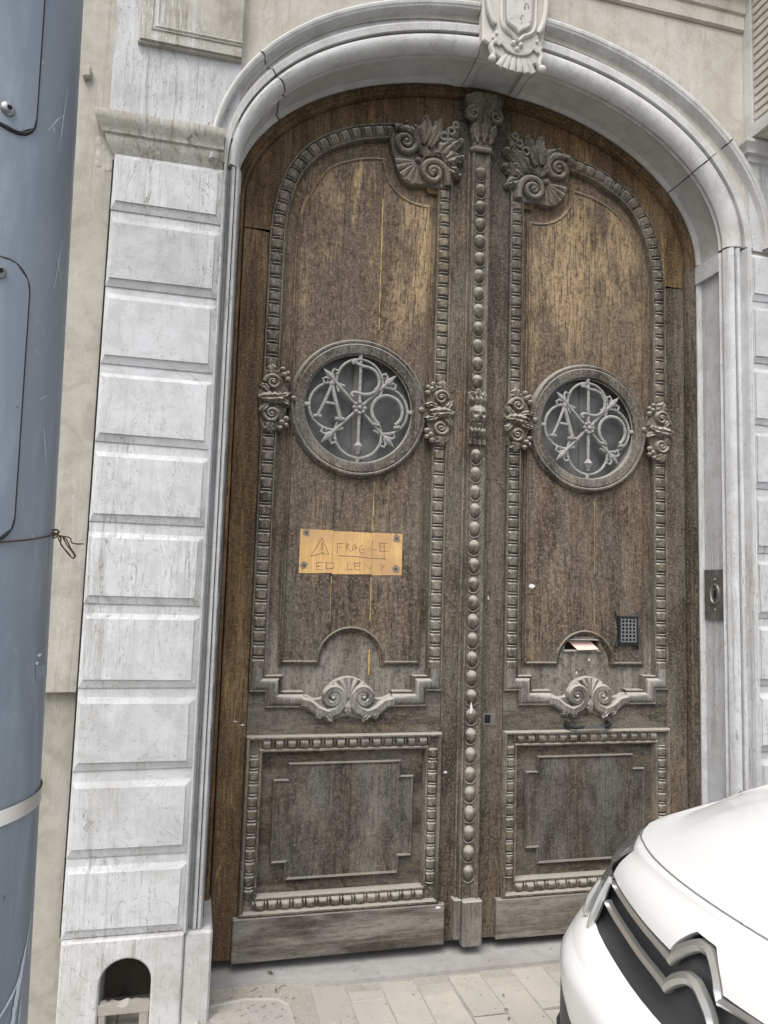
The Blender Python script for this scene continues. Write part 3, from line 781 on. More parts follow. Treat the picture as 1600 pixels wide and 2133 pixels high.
# carving units shared by both leaves
def gadroon(L, W, H):
    P = []
    for i in range(8):
        u_ = -1+2*i/7; row = []
        for j in range(7):
            v_ = -1+2*j/6
            hh = H*max(0, 1-abs(u_)**9)**.5*max(0, 1-v_*v_)**.5
            row.append((u_*L/2, -hh, v_*W/2))
        P.append(row)
    a = grid(P); P = []
    for k in range(5):
        t = PI*k/4; row = []
        for j in range(7):
            v_ = -1+2*j/6
            row.append((L/2+.0065-.0036*math.cos(t), -(.72*H+.006*math.sin(t)-.004)*max(0, 1-v_*v_)**.5, v_*W/2))
        P.append(row)
    return join(a, grid(P))
GA = mk('gadroon', gadroon(.0465, .053, .021), W_carve, 50)
GB = mk('gadroon', gadroon(.0405, .045, .021), W_carve, 50)
BASEP = [(0, -.004), (0, .012), (-.003, .016), (-.007, .016), (-.010, .010), (-.009, .003), (-.059, .003), (-.060, .008), (-.062, .012), (-.066, .012), (-.069, .008), (-.070, -.024)]

def scrollwork(s, leaf):
    """volutes, fan and acanthus leaves in the inner top corner"""
    y0 = -.006
    P = lambda pts: [(s*p[0], p[1]) for p in pts]
    orn = obj('corner_carving', mir(plate([smooth_path([(.43, 3.645), (.36, 3.655), (.30, 3.66), (.24, 3.66), (.17, 3.64), (.14, 3.56), (.135, 3.45), (.16, 3.385), (.22, 3.365), (.29, 3.37), (.34, 3.36), (.39, 3.38), (.415, 3.44), (.44, 3.50), (.455, 3.56)], 4)], y0-.010, .02, .004), s), W_carve, leaf)
    def dupe(name, vf): return obj(name, mir(vf, s), W_carve, orn)
    va = [(.44, 3.612), (.41, 3.622)] + spiral(.385, 3.552, .068, .012, 1.2, 1.75, 40)
    n = len(va); dupe('volute', ridge(va, [.019-.010*i/n for i in range(n)], [.030-.002*i/n for i in range(n)], y0-.008))
    dupe('volute_eye', dome(.385, 3.552, .017, .017, .040, y0-.006))
    vb = [(.178, 3.37), (.178, 3.40)] + spiral(.250, 3.424, .066, .012, PI-.15, -1.75, 40)
    dupe('volute', ridge(vb, [.019-.010*i/n for i in range(len(vb))], [.032-.002*i/n for i in range(len(vb))], y0-.010))
    dupe('volute_eye', dome(.250, 3.424, .016, .016, .042, y0-.008))
    for k, a in enumerate((-86, -66, -46, -26, -8)):
        a = math.radians(a); b = (.322, 3.472)
        dupe('fan_rib', ridge([(b[0]+.015*math.cos(a), b[1]+.015*math.sin(a)), (b[0]+.06*math.cos(a), b[1]+.06*math.sin(a)), (b[0]+.108*math.cos(a), b[1]+.108*math.sin(a))], [.004, .012, .018], [.012, .016, .010], y0-.006))
    dupe('berry', dome(.322, 3.476, .016, .016, .034, y0))
    for b, t, w_, h, lo, bd in [((.305, 3.56), (.290, 3.690), .040, .034, 2, .010), ((.27, 3.55), (.225, 3.685), .036, .038, 2, .008), ((.225, 3.56), (.130, 3.690), .034, .030, 3, .008),
                                ((.235, 3.51), (.125, 3.600), .042, .042, 3, -.008), ((.20, 3.490), (.115, 3.520), .040, .040, 2, -.006), ((.185, 3.46), (.120, 3.425), .030, .034, 2, -.006),
                                ((.325, 3.56), (.39, 3.650), .034, .036, 2, .016), ((.325, 3.50), (.452, 3.622), .013, .028, 5, .085), ((.29, 3.495), (.165, 3.455), .013, .032, 5, -.045), ((.30, 3.50), (.33, 3.60), .018, .03, 2, -.012)]:
        dupe('acanthus_leaf', leafpad(b, t, w_, h, y0-.006, lo, bd, 14, 10))
    for (cx, cz, rr) in ((.290, 3.685, .017), (.222, 3.680, .015), (.118, 3.600, .020), (.112, 3.520, .018), (.385, 3.645, .013), (.122, 3.428, .014)):
        dupe('leaf_curl', dome(cx, cz, rr, rr, .034, y0-.006, 4, 10))
    for (cx, cz, rr) in ((.172, 3.632), ) and ((.172, 3.632, .016), (.205, 3.600, .018), (.150, 3.665, .013)):
        ring = [(s*(cx+rr*math.cos(a)), y0-.040, cz+rr*math.sin(a)) for a in [2*PI*i/12 for i in range(12)]]
        obj('curl', tube(ring, .0065, 6, True), W_carve, orn)

def cluster(s, leaf, cx, side):
    """carved shell-and-scroll clasp over a moulding beside the oculus; side=+1 when the oculus lies towards +x"""
    y0 = -.010; cz = 2.298
    o = obj('clasp_carving', mir(plate([smooth_path([(cx-.034*side, cz+.125), (cx-.042*side, cz+.06), (cx-.058*side, cz+.012), (cx-.044*side, cz-.05), (cx-.036*side, cz-.128), (cx+.03*side, cz-.13), (cx+.055*side, cz-.08), (cx+.075*side, cz-.02), (cx+.088*side, cz), (cx+.075*side, cz+.02), (cx+.058*side, cz+.08), (cx+.03*side, cz+.13)], 4)], y0-.012, .015, .005), s), W_carve, leaf)
    D = lambda nm, vf: obj(nm, mir(vf, s), W_carve, o)
    for zz in (1, -1):
        sp = spiral(cx+.004*side, cz+zz*.068, .036, .007, (PI if side > 0 else 0)*1.0, -1.6*zz*side, 28)
        D('volute', ridge(sp, [.011-.005*i/28 for i in range(29)], .024, y0-.010))
        D('volute_eye', dome(cx+.004*side, cz+zz*.068, .012, .012, .032, y0-.006, 4, 10))
        for (bx, bz, rr) in ((.050, .104, .015), (.066, .086, .014), (.043, .128, .013), (.066, .113, .012)):
            D('berry', ball((cx+side*bx, y0-.016, cz+zz*bz), rr, 9, 6))
        D('acanthus_leaf', leafpad((cx+.01*side, cz+zz*.012), (cx+.082*side, cz+zz*.030), .018, .026, y0-.012, 3, .010*zz, 10, 6))
        D('acanthus_leaf', leafpad((cx-.012*side, cz+zz*.02), (cx-.050*side, cz+zz*.060), .020, .020, y0-.010, 3, .006*zz, 10, 6))
        D('acanthus_leaf', leafpad((cx-.0*side, cz+zz*.095), (cx-.004*side, cz+zz*.150), .028, .022, y0-.008, 3, 0, 10, 6))
    D('shell', leafpad((cx-.058*side, cz), (cx+.062*side, cz), .030, .036, y0-.012, 5, 0, 16, 10))
    D('berry', ball((cx+side*.094, y0-.012, cz+.006), .014, 9, 6))

def chrismon(leaf, cx):
    """wrought-iron grille with the letters A P and an omega inside four linked rings"""
    cz = OC[1]; y = -.004; k = .222/.211
    g = obj('iron_grille', tube([(cx+.2435*math.cos(a), y+.004, cz+.2435*math.sin(a)) for a in [2*PI*i/48 for i in range(48)]], .004, 6, True), IRON, leaf)
    def T(nm, pts, rr, yy=0., closed=False, seg=7): return obj(nm, tube([(cx+p[0], y+yy, cz+p[1]) for p in pts], [q*1.12*random.uniform(.93, 1.07) for q in (rr if isinstance(rr, list) else [rr]*len(pts))], seg, closed), IRON, g)
    for a in (90, 180, 0, 270):
        a = math.radians(a); c = (.1165*math.cos(a), .1165*math.sin(a))
        T('ring_arc', [(c[0]+.105*math.cos(b), c[1]+.105*math.sin(b)) for b in [a-2.06+4.12*i/30 for i in range(31)]], .0056)
        T('stub', [(.218*math.cos(a), .218*math.sin(a)), (.244*math.cos(a), .244*math.sin(a))], .009)
    for a in (45, 135, 225, 315):
        a = math.radians(a); d = Vector((math.cos(a), math.sin(a))); q = Vector((-d[1], d[0]))
        T('diagonal_bar', [d*.02, d*.185], [.0058, .0064], -.004)
        T('finial', [d*.165, d*.185, d*.205, d*.232], [.006, .013, .009, .001], -.004)
        for z in (-1, 1):
            T('finial_curl', [d*.168+q*z*.004, d*.196+q*z*.018, d*.200+q*z*.034, d*.184+q*z*.042, d*.172+q*z*.032, d*.180+q*z*.024], [.005, .0055, .0055, .005, .005, .004], -.004)
    T('staff', [(0, .212), (0, .0), (0, -.205)], .0068, -.008)
    T('staff_star', [(0, -.150), (0, -.170), (0, -.180), (0, -.205)], [.006, .020, .016, .003], -.008)
    T('letter_p', smooth_path([(-.030, .196), (-.036, .205), (-.026, .212), (-.018, .200), (.004, .190), (.034, .186), (.064, .172), (.082, .145), (.085, .115), (.072, .085), (.048, .067), (.015, .062), (-.018, .068), (-.034, .064), (-.037, .054), (-.029, .048)], 4), .0066, -.012)
    T('letter_a', [(-.126, .094), (-.150, .03), (-.184, -.048)], [.007, .0064, .0064], -.010)
    T('letter_a', [(-.126, .094), (-.108, .028), (-.084, -.052)], [.008, .0085, .0085], -.010)
    T('letter_a', [(-.152, .012), (-.106, .008)], .0056, -.010)
    T('letter_a', [(-.202, -.050), (-.168, -.050)], .0066, -.010); T('letter_a', [(-.108, -.056), (-.066, -.056)], .0070, -.010)
    T('letter_a', ball and [(-.126, .092), (-.126, .104), (-.126, .112)], [.010, .011, .002], -.010)
    om = [(.126+.070*math.cos(b), -.004+.070*math.sin(b)) for b in [math.radians(238)-math.radians(296)*i/30 for i in range(31)]]
    T('letter_omega', om, .0070, -.010)
    T('letter_omega', [(.060, -.066), (.094, -.070)], .0066, -.010); T('letter_omega', [(.158, -.076), (.186, -.070)], .0066, -.010)
    for i in range(8):
        a = i*PI/4; T('rosette_petal', [(.014*math.cos(a), .014*math.sin(a)), (.024*math.cos(a), .024*math.sin(a)), (.032*math.cos(a), .032*math.sin(a))], [.005, .009, .004], -.016)
    obj('rosette_boss', ball((cx, y-.020, cz), .011, 10, 6), IRON, g)

def door_leaf(s, label):
    leaf = thing('door_leaf', label, 'door', (s*.58, 0, 0), 'two leaves of the carved double door')
    X = lambda pts: [(s*p[0], p[1]) for p in pts]
    def O(nm, vf, mat, par=leaf, **kw): return obj(nm, mir(vf, s), mat, par, **kw)
    # stiles and rails
    O('stile', plate([[(.042, .012), (.146, .012), (.146, topz(.146)), (.095, topz(.095)), (.042, topz(.042))]], 0, .05, .003), W_stile)
    O('stile', plate([[(.984, .012), (1.094, .012), (1.094, 3.048), (.984, 3.048)]], 0, .05, .003), W_warm if s < 0 else W_stile)
    top = [(x_, topz(x_)) for x_ in [1.094, 1.085, 1.07, 1.05, 1.02, .98, .93, .87, .8, .7, .6, .5, .4, .3, .2, .1475]]
    O('top_rail', plate([[(1.094, 3.051)] + top + [(.1475, 3.34), (.26, 3.34), (.40, 3.58), (.443, 3.630)] + [(p[0]-.006, p[1]-.008) for p in MO[::-1][1:]] + [(.978, 3.051)]], 0.0, .05, .002), W_warm)
    O('lock_rail', plate([[(.1475, .885), (.9825, .885), (.9825, 1.09), (.935, 1.09), (.885, 1.03), (.245, 1.03), (.195, 1.09), (.1475, 1.09)]], .001, .05, .002), W_rail)
    O('bottom_rail', plate([[(.1475, .012), (.9825, .012), (.9825, .195), (.1475, .195)]], .001, .05, .002), W_rail)
    hole = arcpts(OC[0], OC[1], .262, 0, 2*PI, 40)[:-1]
    loops = [[(.14, .96), (.99, .96), (.99, 3.0), (.975, 3.15), (.93, 3.30), (.87, 3.41), (.79, 3.50), (.66, 3.575), (.44, 3.63), (.14, 3.50)], hole]
    if s > 0: loops.append([(.455, 1.242), (.636, 1.242), (.636, 1.297), (.455, 1.297)])
    O('panel_ground', plate(loops, .022, .06), W_ground)
    O('panel_ground', plate([[(.14, .17), (.99, .17), (.99, .90), (.14, .90)]], .024, .06), W_rail)
    # boards of the raised panels
    seams = [.255, .475, .652, .852] if s < 0 else [.255, .482, .602, .852]
    for a, b in zip(seams[:-1], seams[1:]):
        yb_ = .006+random.uniform(-.0006, .0006)
        for hf in ((None,) if a < OC[0]-.275 or b > OC[0]+.275 else (0, 1)):
            O('board', board(UF, a, b, yb_, .022, (OC[0], OC[1], .275), half=hf), W_panel, smooth=20)
    seams2 = [.268, .536, .858] if s < 0 else [.268, .485, .663, .858]
    for a, b in zip(seams2[:-1], seams2[1:]):
        O('board', board(LF, a, b, .008+random.uniform(-.001, .001), .024), W_low, smooth=20)
    O('panel_edge', sweep(UF, [(-.014, -.022), (-.014, -.012), (-.006, -.011), (-.004, -.002), (.002, .001), (.006, -.002), (.008, -.007)], 0, True), W_panel)
    O('panel_edge', sweep(LF[::-1], [(-.026, -.024), (-.024, -.017), (-.006, -.012), (-.004, -.003), (.002, .0), (.006, -.004), (.008, -.009)], 0, True), W_low)
    # carved mouldings
    p1 = [(.147, 3.42), (.147, 1.063), (.215, 1.063), (.215, .998), (.374, .998)]
    p2 = MO[::-1] + [(.983, 2.0), (.983, 1.063), (.915, 1.063), (.915, .998), (.757, .998)]
    m = O('carved_moulding', join(sweep(p1, [(-o, h) for o, h in BASEP][::-1], 0) if False else sweep(p1, [(-o, h) for o, h in BASEP], 0), sweep(p2, BASEP, 0)), W_carve)
    for sx in (-1, 1):   # plain returned blocks of the stepped foot
        cxx = LCX+sx*.0
        q = [(LCX+sx*(.418-.0), 1.160), (LCX+sx*.418, 1.063), (LCX+sx*.350, 1.063), (LCX+sx*.350, .998), (LCX+sx*.192, .998)]
        pr = [(.008, .003), (.012, .016), (.022, .024), (.034, .027), (.046, .024), (.054, .016), (.057, .003)]
        O('moulding_step', sweep(q, pr if sx < 0 else [(-o, h) for o, h in pr], 0, cap=True), W_grey, m)
    def pads(path, me, pitch, off, skip=None, par=m, start=.03):
        N = resample(path, pitch, start)
        for x_, z_, a in N:
            px, pz = x_-math.sin(a)*off, z_+math.cos(a)*off
            if skip and skip(px, pz): continue
            aa = a if s > 0 else PI-a
            put('gadroon', me, par, (s*px, -.003, pz), (random.uniform(-.02, .02), -aa, 0), (random.uniform(.95, 1.04), random.uniform(.85, 1.1), random.uniform(.95, 1.05)))
    sk = lambda x_, z_: abs(z_-2.298) < .115
    pads([(.147, 1.175), (.147, 3.385)], GA, .0585, -.034, sk, start=-.0)
    pads([(.983, 1.175), (.983, 2.98)] + MO, GA, .0585, .034, sk, start=-.0)
    # foot of the upper frame: paired scrolls and palmette
    ft = O('scroll_carving', plate([smooth_path([(LCX-.19, 1.052), (LCX-.14, 1.035), (LCX-.10, 1.05), (LCX-.075, 1.10), (LCX, 1.128), (LCX+.075, 1.10), (LCX+.10, 1.05), (LCX+.14, 1.035), (LCX+.19, 1.052), (LCX+.195, .998), (LCX+.16, .985), (LCX+.12, .955), (LCX+.07, .945), (LCX+.02, .958), (LCX-.02, .958), (LCX-.07, .945), (LCX-.12, .955), (LCX-.16, .985), (LCX-.195, .998)], 3)], -.008, .02, .004), W_grey)
    for sx in (-1, 1):
        pth = [(LCX+sx*.20, 1.022), (LCX+sx*.165, 1.016), (LCX+sx*.13, .988), (LCX+sx*.085, .972), (LCX+sx*.045, .988)] + [(LCX+sx*(.066-p[0]), 1.040+p[1]) for p in spiral(0, 0, .050, .010, -.75, 1.55, 34)]
        n = len(pth)
        O('volute', ridge(pth, [.026-.016*(i/n)**.8 for i in range(n)], [.026+.006*math.sin(PI*i/n) for i in range(n)], -.006, 6, .12), W_grey, ft)
        O('volute_eye', dome(LCX+sx*.066, 1.040, .012, .012, .036, -.006, 4, 10), W_grey, ft)
        for b, t in (((LCX+sx*.10, .985), (LCX+sx*.065, .940)), ((LCX+sx*.13, .99), (LCX+sx*.115, .950))):
            O('acanthus_leaf', leafpad(b, t, .020, .026, -.008, 3, 0, 8, 6), W_grey, ft)
    for a in (-44, -22, 0, 22, 44):
        aa = math.radians(a)
        O('palmette_lobe', ridge([(LCX+.006*math.sin(aa), 1.042), (LCX+.05*math.sin(aa), 1.042+.045*math.cos(aa)), (LCX+.098*math.sin(aa), 1.040+.082*math.cos(aa))], [.005, .011, .013], [.022, .026, .012], -.006), W_grey, ft)
    O('tassel', leafpad((LCX, 1.028), (LCX, .962), .022, .028, -.008, 3, 0, 8, 6), W_grey, ft)
    # lower frame
    lowp = [(.145, .18), (.983, .18), (.983, .888), (.145, .888)]
    prof = [(0, -.004), (0, .022), (.005, .030), (.012, .030), (.016, .022), (.018, .006), (.054, .004), (.056, .010), (.060, .014), (.066, .013), (.070, .004), (.072, -.024)]
    lm = O('carved_moulding', sweep(lowp, prof, 0, True), W_carve)
    for a, b, o in (((.145, .18), (.983, .18), .036), ((.983, .18), (.983, .888), .036), ((.983, .888), (.145, .888), .036), ((.145, .888), (.145, .18), .036)):
        A2, B2 = Vector(a), Vector(b); d = (B2-A2).normalized()
        pads([tuple(A2+d*.085), tuple(B2-d*.075)], GB, .0515, o, None, lm, 0.)
    # kick board
    kb = plate([[(.118, .012), (1.004 if s < 0 else .99, .008), (1.004 if s < 0 else .99, .178), (.118, .178)]], -.028, -.002, .004)
    O('kick_board', kb, W_kick)
    # oculus
    circ = arcpts(OC[0], OC[1], .243, 0, 2*PI, 64)[:-1]
    O('oculus_ring', sweep(circ, [(0, -.055), (0, .012), (-.003, .018), (-.010, .020), (-.040, .024), (-.046, .020), (-.050, .024), (-.058, .024), (-.062, .012), (-.068, .006), (-.071, -.022)], 0, True), W_ring)
    O('glass_pane', plate([arcpts(OC[0], OC[1], .262, 0, 2*PI, 40)[:-1]], .040, .046), GLASS)
    mu = O('muntin', box(OC[0]-.022, OC[0]+.022, .030, .040, OC[1]-.255, OC[1]+.255, .004), flat('grey_muntin', (.10, .098, .092), .6))
    chrismon(leaf, s*OC[0])
    scrollwork(s, leaf)
    cluster(s, leaf, .945, -1); cluster(s, leaf, .182, 1)
    return leaf, O

Lf, OL = door_leaf(-1, 'left carved oak door leaf with bare wood patch and beaded centre post')
Rf, OR = door_leaf(1, 'right carved oak door leaf with letter slot and small intercom grille')

# centre post (astragal) fixed to the left leaf
pc_ = [(-.058, .19), (-.058, 3.575), (.040, 3.575), (.040, .19)]
post = obj('centre_post', join(xf(sweep([(0, .19), (0, 3.575)], [(.066, 0), (.066, .012), (.060, .016), (.054, .012), (.050, .030), (.044, .035), (.036, .026), (.012, .022), (-.012, .022), (-.024, .026), (-.033, .035), (-.039, .030), (-.040, -.0)], 0), lambda v: (v[0]-.006, v[1], v[2]))), W_carve, Lf)
BD = mk('bead', dome(0, 0, .0265, .0345, .028, 0, 6, 16), W_carve, 60)
SW = mk('scallop', join(*[ridge([(sx*.030, .034), (sx*.026, .020), (sx*.014, .010), (0, .007)], [.003, .005, .005, .004], .009, 0) for sx in (-1, 1)]), W_carve, 60)
zb = [3.462-.0836*i for i in range(13)] + [2.113-.0826*i for i in range(23)]
for z in zb:
    put('bead', BD, post, (-.014, -.020, z), (random.uniform(-.05, .05), 0, 0), (random.uniform(.95, 1.04), random.uniform(.85, 1.1), random.uniform(.95, 1.04)))
    put('scallop', SW, post, (-.014, -.019, z-.048))
# base block of the post
obj('post_foot', join(box(-.046, .044, -.056, .02, .004, .192, .006), box(-.082, -.047, -.040, .02, .03, .196, .005)), W_grey, Lf)
obj('post_collar', plan_sweep([(-.062, -.0), (-.062, -.028), (-.050, -.042), (.026, -.042), (.040, -.028), (.040, 0)], [(0, 3.56), (.006, 3.563), (.010, 3.572), (.006, 3.582), (0, 3.585)]), W_carve, Lf)
cp = obj('post_capital', plan_sweep([(-.058, .0), (-.058, -.030), (-.045, -.040), (.022, -.040), (.036, -.030), (.036, 0)], [(0, 3.585), (.002, 3.62), (.008, 3.70), (.014, 3.74), (.034, 3.79), (.046, 3.80), (.048, 3.825), (.0, 3.83)]), W_carve, Lf)
for sx in (-1, 1):
    obj('volute', ridge(spiral(-.010+sx*.056, 3.735, .034, .007, PI/2, -1.5*sx, 26), [.011-.004*i/27 for i in range(27)], .022, -.046), W_carve, cp)
    obj('acanthus_leaf', leafpad((-.010+sx*.03, 3.600), (-.010+sx*.052, 3.690), .022, .028, -.036, 3, 0, 10, 6, .012), W_carve, cp)
obj('acanthus_leaf', leafpad((-.010, 3.600), (-.010, 3.700), .024, .034, -.036, 3, 0, 10, 6, .012), W_carve, cp)
obj('acanthus_leaf', leafpad((-.010, 3.700), (-.012, 3.800), .018, .026, -.052, 3, 0, 10, 6, .012), W_carve, cp)
# carved mask in the middle of the post
def mask():
    cx, cz, rx, rz = -.012, 2.292, .046, .062
    P = []
    gz = lambda x, z, x0, z0, sx, sz: math.exp(-((x-x0)/sx)**2-((z-z0)/sz)**2)
    for i in range(37):
        v = -1+2*i/36; row = []
        for j in range(25):
            u_ = -1+2*j/24; x = u_*rx; z = v*.118
            # hair crown above, face, beard below
            face = max(0, 1-(u_)**2-((z+.002)/.066)**2)**.5*.040
            hair = .030*max(0, 1-u_*u_)**.5*math.exp(-((z-.072)/.034)**2)*(1+.25*math.sin(u_*14+z*60))
            beard = .034*max(0, 1-(u_/.9)**2)**.5*math.exp(-((z+.072)/.030)**2)*(1+.22*math.cos(u_*16))
            h = max(face, hair, beard)
            h += .019*gz(x, z, 0, -.004, .0065, .015)+.006*gz(x, z, 0, .012, .004, .012)
            h += .005*(gz(x, z, -.015, .017, .013, .004)+gz(x, z, .015, .017, .013, .004))
            h -= .013*(gz(x, z, -.016, .008, .009, .006)+gz(x, z, .016, .008, .009, .006))
            h += .005*(gz(x, z, -.015, .007, .004, .003)+gz(x, z, .015, .007, .004, .003))
            h -= .009*gz(x, z, 0, -.031, .015, .003); h += .007*(gz(x, z, 0, -.0245, .012, .0035)+gz(x, z, 0, -.038, .010, .0035))
            h += .005*(gz(x, z, -.02, -.014, .009, .010)+gz(x, z, .02, -.014, .009, .010))
            if abs(u_) == 1 or abs(v) == 1: h = -.004
            wx = x*(1+.12*math.exp(-((z-.06)/.03)**2))*(1 if z > -.06 else 1-.25*min(1, (-.06-z)/.06))
            row.append((cx+wx, -.030-h, cz+z))
        P.append(row)
    return grid(P)
mk_ = obj('carved_mask', mask(), W_carve, post, smooth=70)
obj('crown', join(*[leafpad((-.012+dx*.6, 2.365), (-.012+dx, 2.425-abs(dx)*.5), .018, .022, -.034, 2, 0, 8, 6) for dx in (-.03, 0, .03)]), W_carve, post)
obj('drapery', join(*[ridge([(-.012+dx, 2.19), (-.012+dx*1.1, 2.165)], .010, .016, -.03) for dx in (-.03, -.01, .01, .03)]), W_carve, post)

# left leaf: bare wood patch with pencilled words, filler in the seams
PX0, PX1, PZ0, PZ1 = -.794, -.340, 1.562, 1.746
YP = .0035
for a, b in ((PX0, -.6525), (-.6515, -.4755), (-.4745, PX1)):
    j = lambda: random.uniform(-.002, .002)
    l = [(a, PZ0-.003), ((a+b)/2, PZ0+j()), (b, PZ0+.003+j()), (b, PZ1+j()), ((a+b)/2, PZ1+j()), (a, PZ1+j())]
    obj('bare_wood_patch', plate([l], YP, .008), BARE, Lf, smooth=0)
def ribbon(pts, w_, y):
    N = normals2(pts, False); L = []; Rr = []
    for p, n_ in zip(pts, N):
        q = w_*random.uniform(.7, 1.3); n_ = Vector(n_).normalized(); L.append((p[0]+n_[0]*q, y, p[1]+n_[1]*q)); Rr.append((p[0]-n_[0]*q, y, p[1]-n_[1]*q))
    return grid([L, Rr])
def zp(X, Y): return (PX0+(X-160)/(1470-160)*(PX1-PX0), PZ1-(Y-150-(X-160)*.035)/540*(PZ1-PZ0))
strokes = [[(300, 490), (360, 380), (432, 255)], [(432, 255), (480, 360), (525, 465)], [(525, 465), (430, 452), (300, 490)], [(432, 310), (420, 415)], [(440, 312), (445, 395), (430, 415)], [(428, 436), (440, 448), (456, 434)],
 [(630, 320), (632, 460)], [(630, 325), (720, 325)], [(632, 380), (690, 372)],
 [(745, 320), (742, 420)], [(745, 322), (775, 335), (770, 360), (745, 372)], [(745, 370), (800, 425)],
 [(815, 430), (835, 350), (855, 330), (862, 380), (850, 405), (820, 398)], [(862, 380), (885, 375)],
 [(955, 345), (915, 365), (905, 400), (925, 440), (965, 445)], [(930, 400), (985, 395)],
 [(1025, 370), (1022, 418)], [(1018, 290), (1030, 298)],
 [(1085, 290), (1050, 410), (1130, 400)],
 [(1165, 310), (1180, 420)], [(1165, 318), (1270, 318)], [(1180, 365), (1255, 362)], [(1180, 420), (1290, 420)],
 [(640, 480), (850, 490), (1060, 510), (1265, 522)],
 [(375, 570), (380, 660)], [(375, 572), (460, 565)], [(380, 615), (440, 610)], [(380, 660), (460, 655)],
 [(480, 570), (590, 575), (600, 620), (580, 640), (500, 648)], [(500, 590), (500, 648)],
 [(775, 570), (760, 660), (835, 655)],
 [(850, 570), (865, 660)], [(850, 575), (935, 570)], [(860, 615), (925, 605)], [(865, 660), (935, 655)],
 [(985, 650), (975, 580), (1060, 655), (1075, 600)],
 [(1185, 585), (1215, 630)], [(1245, 590), (1195, 675)], [(1232, 330), (1235, 520)]]
obj('pencil_writing', join(*[ribbon([zp(*p) for p in st], .0013, YP-.0008) for st in strokes]), INK, Lf, smooth=0)
for (X, Y) in ((235, 195), (1392, 255), (222, 605), (1390, 650)):
    c = zp(X, Y)
    obj('stain_ring', ([(c[0]+.016*random.uniform(.7, 1.25)*math.cos(a), YP-.0004, c[1]+.018*random.uniform(.7, 1.25)*math.sin(a)) for a in [2*PI*i/14 for i in range(14)]], [tuple(range(14))]), flat('grey_stain', (.17, .14, .11), .8), Lf, smooth=0)
    obj('screw_hole', ([(c[0]+.0045*math.cos(a), YP-.0012, c[1]+.0045*math.sin(a)) for a in [2*PI*i/8 for i in range(8)]], [tuple(range(8))]), BLACK, Lf, smooth=0)
def filler(x, zs, wd, y=.0046):
    out = []
    for z0, z1 in zs:
        n = max(3, int((z1-z0)/.02)); L, Rr = [], []
        for i in range(n+1):
            z = z0+(z1-z0)*i/n; w_ = wd*random.uniform(.35, 1.35)
            L.append((x-w_, y, z)); Rr.append((x+w_*random.uniform(.4, 1.2), y, z))
        out.append(grid([L, Rr]))
    return join(*out)
for zz_ in [(2.66, 2.72), (2.74, 3.28), (1.82, 1.97), (1.75, 1.80), (1.36, 1.55)]: obj('seam_filler', filler(-.476, [zz_], .0022), OCHRE, Lf, smooth=0)
obj('seam_filler', filler(-.470, [(1.13, 1.24)], .006, .0205), OCHRE, Lf, smooth=0)
obj('seam_filler', filler(-.652, [(1.36, 1.55)], .0014), OCHRE, Lf, smooth=0)
PFILL = flat('pale_filler', (.26, .21, .12), .85)
for zz_ in [(2.65, 2.95), (1.60, 1.95), (1.36, 1.52)]: obj('seam_filler', filler(.602, [zz_], .0016), PFILL, Rf, smooth=0)

# right leaf fittings
sl = obj('letter_slot', xf(sweep([(.449, 1.237), (.642, 1.237), (.642, 1.302), (.449, 1.302)], [(-.004, -.004), (-.003, .006), (.004, .008), (.008, .004), (.009, -.02)], .022, True), lambda v: v), W_grey, Rf)
obj('slot_back', box(.44, .65, .052, .058, 1.23, 1.31), BLACK, sl, smooth=0)
obj('slot_flap', ([(.456, .024, 1.299), (.636, .024, 1.299), (.632, .008, 1.292), (.462, .008, 1.292), (.456, .026, 1.296), (.636, .026, 1.296), (.632, .010, 1.290), (.462, .010, 1.290)], [(0, 1, 2, 3), (4, 5, 6, 7), (3, 2, 6, 7), (0, 3, 7, 4), (1, 2, 6, 5)]), W_grey, sl, smooth=0)
lt = obj('folded_letter', ([(.484, .05, 1.290), (.596, .05, 1.293), (.624, .004, 1.250), (.516, .002, 1.246), (.484, .052, 1.292), (.596, .052, 1.295), (.624, .006, 1.252), (.516, .004, 1.248)], [(0, 1, 2, 3), (4, 5, 6, 7), (3, 2, 6, 7), (0, 3, 7, 4), (1, 2, 6, 5)]), PAPER, None, smooth=0, label='folded pink paper sticking out of the letter slot', cat='letter')
ig = obj('intercom', plate([smooth_path([(.709, 1.428), (.722, 1.408), (.745, 1.400), (.800, 1.400), (.822, 1.408), (.833, 1.428), (.832, 1.40), (.824, 1.36), (.824, 1.31), (.832, 1.275), (.833, 1.256), (.80, 1.275), (.74, 1.275), (.709, 1.256), (.712, 1.28), (.720, 1.31), (.720, 1.36), (.712, 1.40)], 3)], -.006, .01, .003), DIRON, Rf)
obj('backing', box(.733, .812, -.010, -.0055, 1.288, 1.394), BLACK, ig, smooth=0)
IB = flat('grey_cast_iron', (.17, .172, .175), .5, .3)
for i in range(5): obj('grille_bar', box(.733+.019*i-.003, .733+.019*i+.003, -.016, -.0095, 1.285, 1.397, .001), IB, ig)
for i in range(7): obj('grille_bar', box(.730, .812, -.0152, -.0098, 1.288+.0172*i-.0028, 1.288+.0172*i+.0028, .001), IB, ig)
obj('grille_frame', sweep([(.727, 1.282), (.815, 1.282), (.815, 1.400), (.727, 1.400)], [(0, .004), (0, .018), (-.006, .018), (-.008, .004)], 0, True), DIRON, ig)
hd = obj('pull_handle', tube([(.455, -.006, .912), (.462, -.030, .908), (.485, -.040, .903), (.52, -.040, .904), (.60, -.040, .906), (.638, -.040, .906), (.660, -.030, .912), (.668, -.006, .914)], [.012, .011, .009, .006, .008, .010, .011, .012], 10), DIRON, Rf)
obj('twist', join(*[tube([(.525+.013*i, -.046, .898), (.531+.013*i, -.048, .905), (.537+.013*i, -.044, .913)], .0025, 5) for i in range(8)]), IB, hd)
